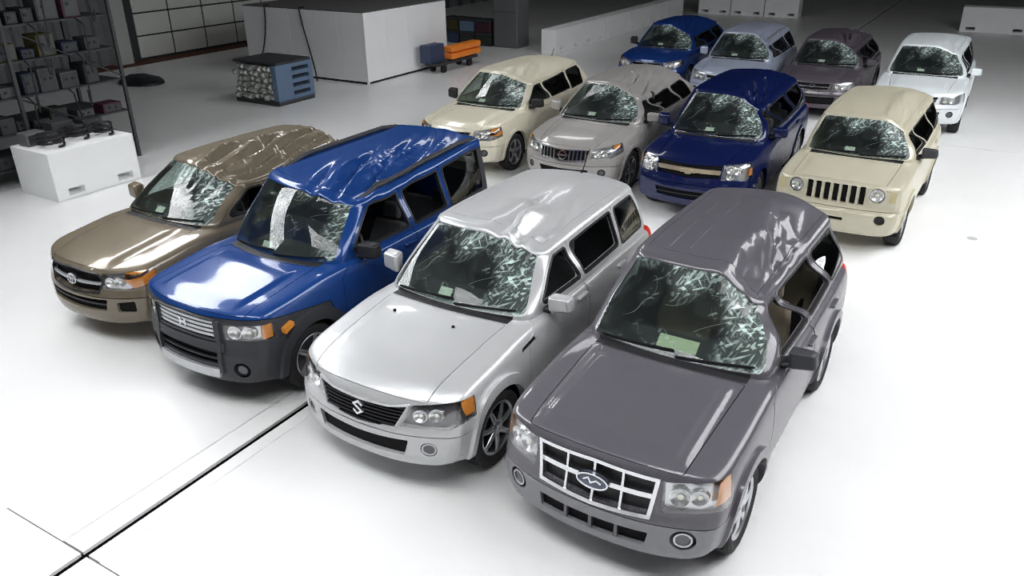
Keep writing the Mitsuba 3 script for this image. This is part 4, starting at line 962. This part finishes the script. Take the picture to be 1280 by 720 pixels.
# trolley with an orange beam
k = thing('barrier_trolley', 'low trolley with a dark blue face and an orange beam beside the white enclosure', 'trolley')
put(k + '__face_block', rbox(-15.1, -14.72, 19.75, 20.5, 0.3, 0.82, 0.02, 6), 'm_blue_dark', 30)
for z in (0.34, 0.55):
    put(k + '__beam', rbox(-14.75, -14.42, 20.5, 22.1, z, z + 0.18, 0.04, 8), 'm_orange', 40)
put(k + '__chassis', bx(-15.0, -14.5, 19.85, 22.0, 0.22, 0.3), 'm_steel_dark', False)
for y in (20.2, 21.6):
    for x in (-15.0, -14.6):
        put(k + '__wheel', cyl((x, y, 0.12), (x + 0.08, y, 0.12), 0.12, n=18), 'm_tyre', 30)

# grey cabinet and coloured crates in the shade
k = thing('steel_cabinet', 'tall grey steel cabinet in the shade before the line of white blocks', 'cabinet')
put(k + '__body', rbox(-15.9, -14.9, 25.2, 26.0, 0.0, 1.75, 0.02, 6), 'm_steel_grey', 30)
for z0, z1 in ((0.08, 1.2), (1.24, 1.7)):
    put(k + '__door', rbox(-15.86, -14.94, 25.17, 25.21, z0, z1, 0.008, 6), 'm_steel_grey', 30)
cols = ['m_blue_dark', 'm_instrument_1', 'm_instrument_3', 'm_instrument_6', 'm_blue_steel', 'm_instrument_5']
names = ['dark blue', 'charcoal', 'dark green', 'olive yellow', 'steel blue', 'maroon']
for i in range(6):
    x, y, z = -18.2 + 0.75 * (i % 3), 25.4 - 0.1 * (i % 3), 0.0 if i < 3 else 0.46
    k = thing('tool_crate', names[i] + ' tool crate stacked in the shade between enclosure and cabinet', 'crate')
    put(k + '__body', rbox(x, x + 0.66, y, y + 0.5, z, z + 0.36, 0.02, 6), cols[i], 30)
    put(k + '__lid', rbox(x - 0.01, x + 0.67, y - 0.01, y + 0.51, z + 0.36, z + 0.455, 0.02, 6), 'm_steel_dark', 30)

# black tarpaulin heap
k = thing('tarpaulin', 'black tarpaulin heap lying on the floor before the sectional door', 'tarpaulin')
g = trimesh.creation.icosphere(4, 1.0)
v = g.vertices * [0.75, 0.55, 0.2]
v[:, 2] = np.maximum(v[:, 2], -0.02) * (0.6 + 0.9 * meshkit.fbm(np.array(v) * 4, 3, 2)) + 0.02
g.vertices = v + [-21.5, 14.75, 0]
put(k, g, 'm_tarp', 40)

# sectional door in the left wall and the wall's ribs
XW = X0 + 0.2
k0 = put('door_1', bx(XW, XW + 0.05, 17.0, 24.5, 0, 4.5), 'm_steel_dark', False)
labels[k0] = {'kind': 'structure'}
ys, zs_ = np.linspace(17.25, 24.25, 6), np.linspace(0.06, 4.4, 7)
for a, b in zip(ys[:-1], ys[1:]):
    for c, d in zip(zs_[:-1], zs_[1:]):
        put('door_1__panel', rbox(XW + 0.03, XW + 0.085, a + 0.03, b - 0.03, c + 0.025, d - 0.025, 0.012, 6), 'm_door_panel', 30)
struct('trim_2', bx(XW, XW + 0.85, 12.0, 24.6, 0.0, 0.012), 'm_rust')
for y, w in ((16.2, 0.6), (24.75, 0.5)):
    put('wall_left__column', bx(XW, XW + 0.35, y, y + w, 0, 9.9), 'm_gate', False)
for y in np.arange(4.0, 16.0, 0.42):
    put('wall_left__rib', Manifold.hull_points([[XW + dx, y + dy, z] for z in (0.02, 9.9) for dx, dy in ((0, 0), (0.09, 0.06), (0.09, 0.2), (0, 0.26))]), 'm_wall', False)
for y in np.arange(25.4, 55.0, 1.2):
    put('wall_left__rib', bx(XW, XW + 0.1, y, y + 0.3, 0, 9.9), 'm_wall_dark', False)
for x in np.arange(-24.0, 15.0, 1.6):
    put('wall_back__rib', bx(x, x + 0.35, Y1 - 0.12, Y1, 0, 9.9), 'm_wall', False)

# equipment rack behind the ballast block
k = thing('equipment_rack', 'tall dark steel rack crowded with instruments behind the white ballast block', 'rack')
RX0, RX1, RY0, RY1 = -16.3, -14.7, 5.6, 9.7
for x in (RX0, RX1):
    for y in (RY0, (RY0 + RY1) / 2, RY1):
        put(k + '__upright', bx(x - 0.03, x + 0.03, y - 0.03, y + 0.03, 0, 3.6), 'm_steel_dark', False)
SH = [0.35, 0.95, 1.55, 2.15, 2.75, 3.35]
for z in SH:
    put(k + '__shelf', bx(RX0, RX1 - 0.035, RY0, RY1, z - 0.03, z), 'm_steel_dark', False)
for z0, z1 in ((0.4, 1.5), (1.6, 2.7)):
    put(k + '__brace', tube([(RX1 + 0.02, RY1, z0), (RX1 + 0.02, RY1 - 2.0, z1)], 0.015, 6), 'm_steel_dark', 40)
for z in SH[:-1]:
    y = RY0 + 0.1
    while y < RY1 - 0.5:
        w, h, d = rng.uniform(0.2, 0.42), rng.uniform(0.14, 0.46), rng.uniform(0.3, 0.5)
        kk = thing('instrument_box', 'small dark instrument box on a shelf of the equipment rack', 'box', 'instrument boxes on the rack')
        x1 = RX1 - rng.uniform(0.05, 0.12)
        m = BOXM[int(rng.choice([0, 0, 0, 1, 1, 2, 3, 4, 5, 6]))]
        put(kk + '__body', rbox(x1 - d, x1, y, y + w, z + 0.002, z + h, 0.01, 6), m, 30)
        put(kk + '__front_panel', bx(x1, x1 + 0.01, y + 0.03, y + w - 0.03, z + 0.03, z + h - 0.03), BOXM[4] if rng.random() < 0.35 else BOXM[1], False)
        for q in range(int(rng.integers(1, 3))):
            put(kk + '__knob', cyl((x1 + 0.008, y + w * (0.3 + 0.35 * q), z + h * 0.55), (x1 + 0.03, y + w * (0.3 + 0.35 * q), z + h * 0.55), 0.025, n=10), 'm_cable', 30)
        y += w + rng.uniform(0.02, 0.18)
for i in range(16):
    y0 = RY0 + 0.35 + 0.22 * i + (0.09 if i in (8, 13) else 0)
    z0 = SH[2 + i % 4] - 0.015
    ln, sw = rng.uniform(0.5, 1.1), rng.uniform(-0.2, 0.2)
    ox = RX1 + 0.09 + 0.045 * (i % 3)
    kk = thing('black_cable', 'black cable looping down the front of the equipment rack', 'cable', 'cables hanging on the rack')
    put(kk, tube([(RX1 - 0.0175, y0, z0)] + [(ox, y0 + sw * t, z0 - ln * math.sin(math.pi * t * 0.8) * 0.8 - 0.15 * t) for t in np.linspace(0.04, 1, 11)], 0.016, 6), 'm_cable', 40)
def coil(cx, cy, cz, R, turns, r):
    return tube([(cx + (R + 0.02 * math.sin(5 * a)) * math.cos(a), cy + (R + 0.015 * math.cos(3 * a)) * math.sin(a), cz + 0.012 * a) for a in np.linspace(0, 2 * math.pi * turns, 16 * turns)], r, 6)
for i, (x, y, R) in enumerate(((-13.75, 7.5, 0.2), (-13.85, 8.05, 0.17), (-13.7, 8.45, 0.15))):
    kk = thing('cable_coil', ('left', 'middle', 'right')[i] + ' of three black cable coils on top of the white ballast block', 'cable coil')
    put(kk, coil(x, y, 0.865, R, 3, 0.022), 'm_cable', 40)
for i, (x, y, w, d, h, lab) in enumerate(((-14.2, 7.25, 0.35, 0.3, 0.22, 'low grey junction box at the left end of the white ballast block'), (-14.25, 7.75, 0.4, 0.32, 0.3, 'dark junction box in the middle of the white ballast block'), (-14.2, 8.3, 0.38, 0.3, 0.25, 'black junction box at the right end of the white ballast block'))):
    kk = thing('junction_box', lab, 'box')
    put(kk + '__body', rbox(x - d / 2, x + d / 2, y, y + w, 0.84, 0.84 + h, 0.015, 6), ['m_steel_grey', 'm_instrument_1', 'm_instrument_0'][i], 30)
    put(kk + '__cover', rbox(x + d / 2, x + d / 2 + 0.012, y + 0.03, y + w - 0.03, 0.87, 0.81 + h, 0.004, 6), 'm_steel_dark', 30)
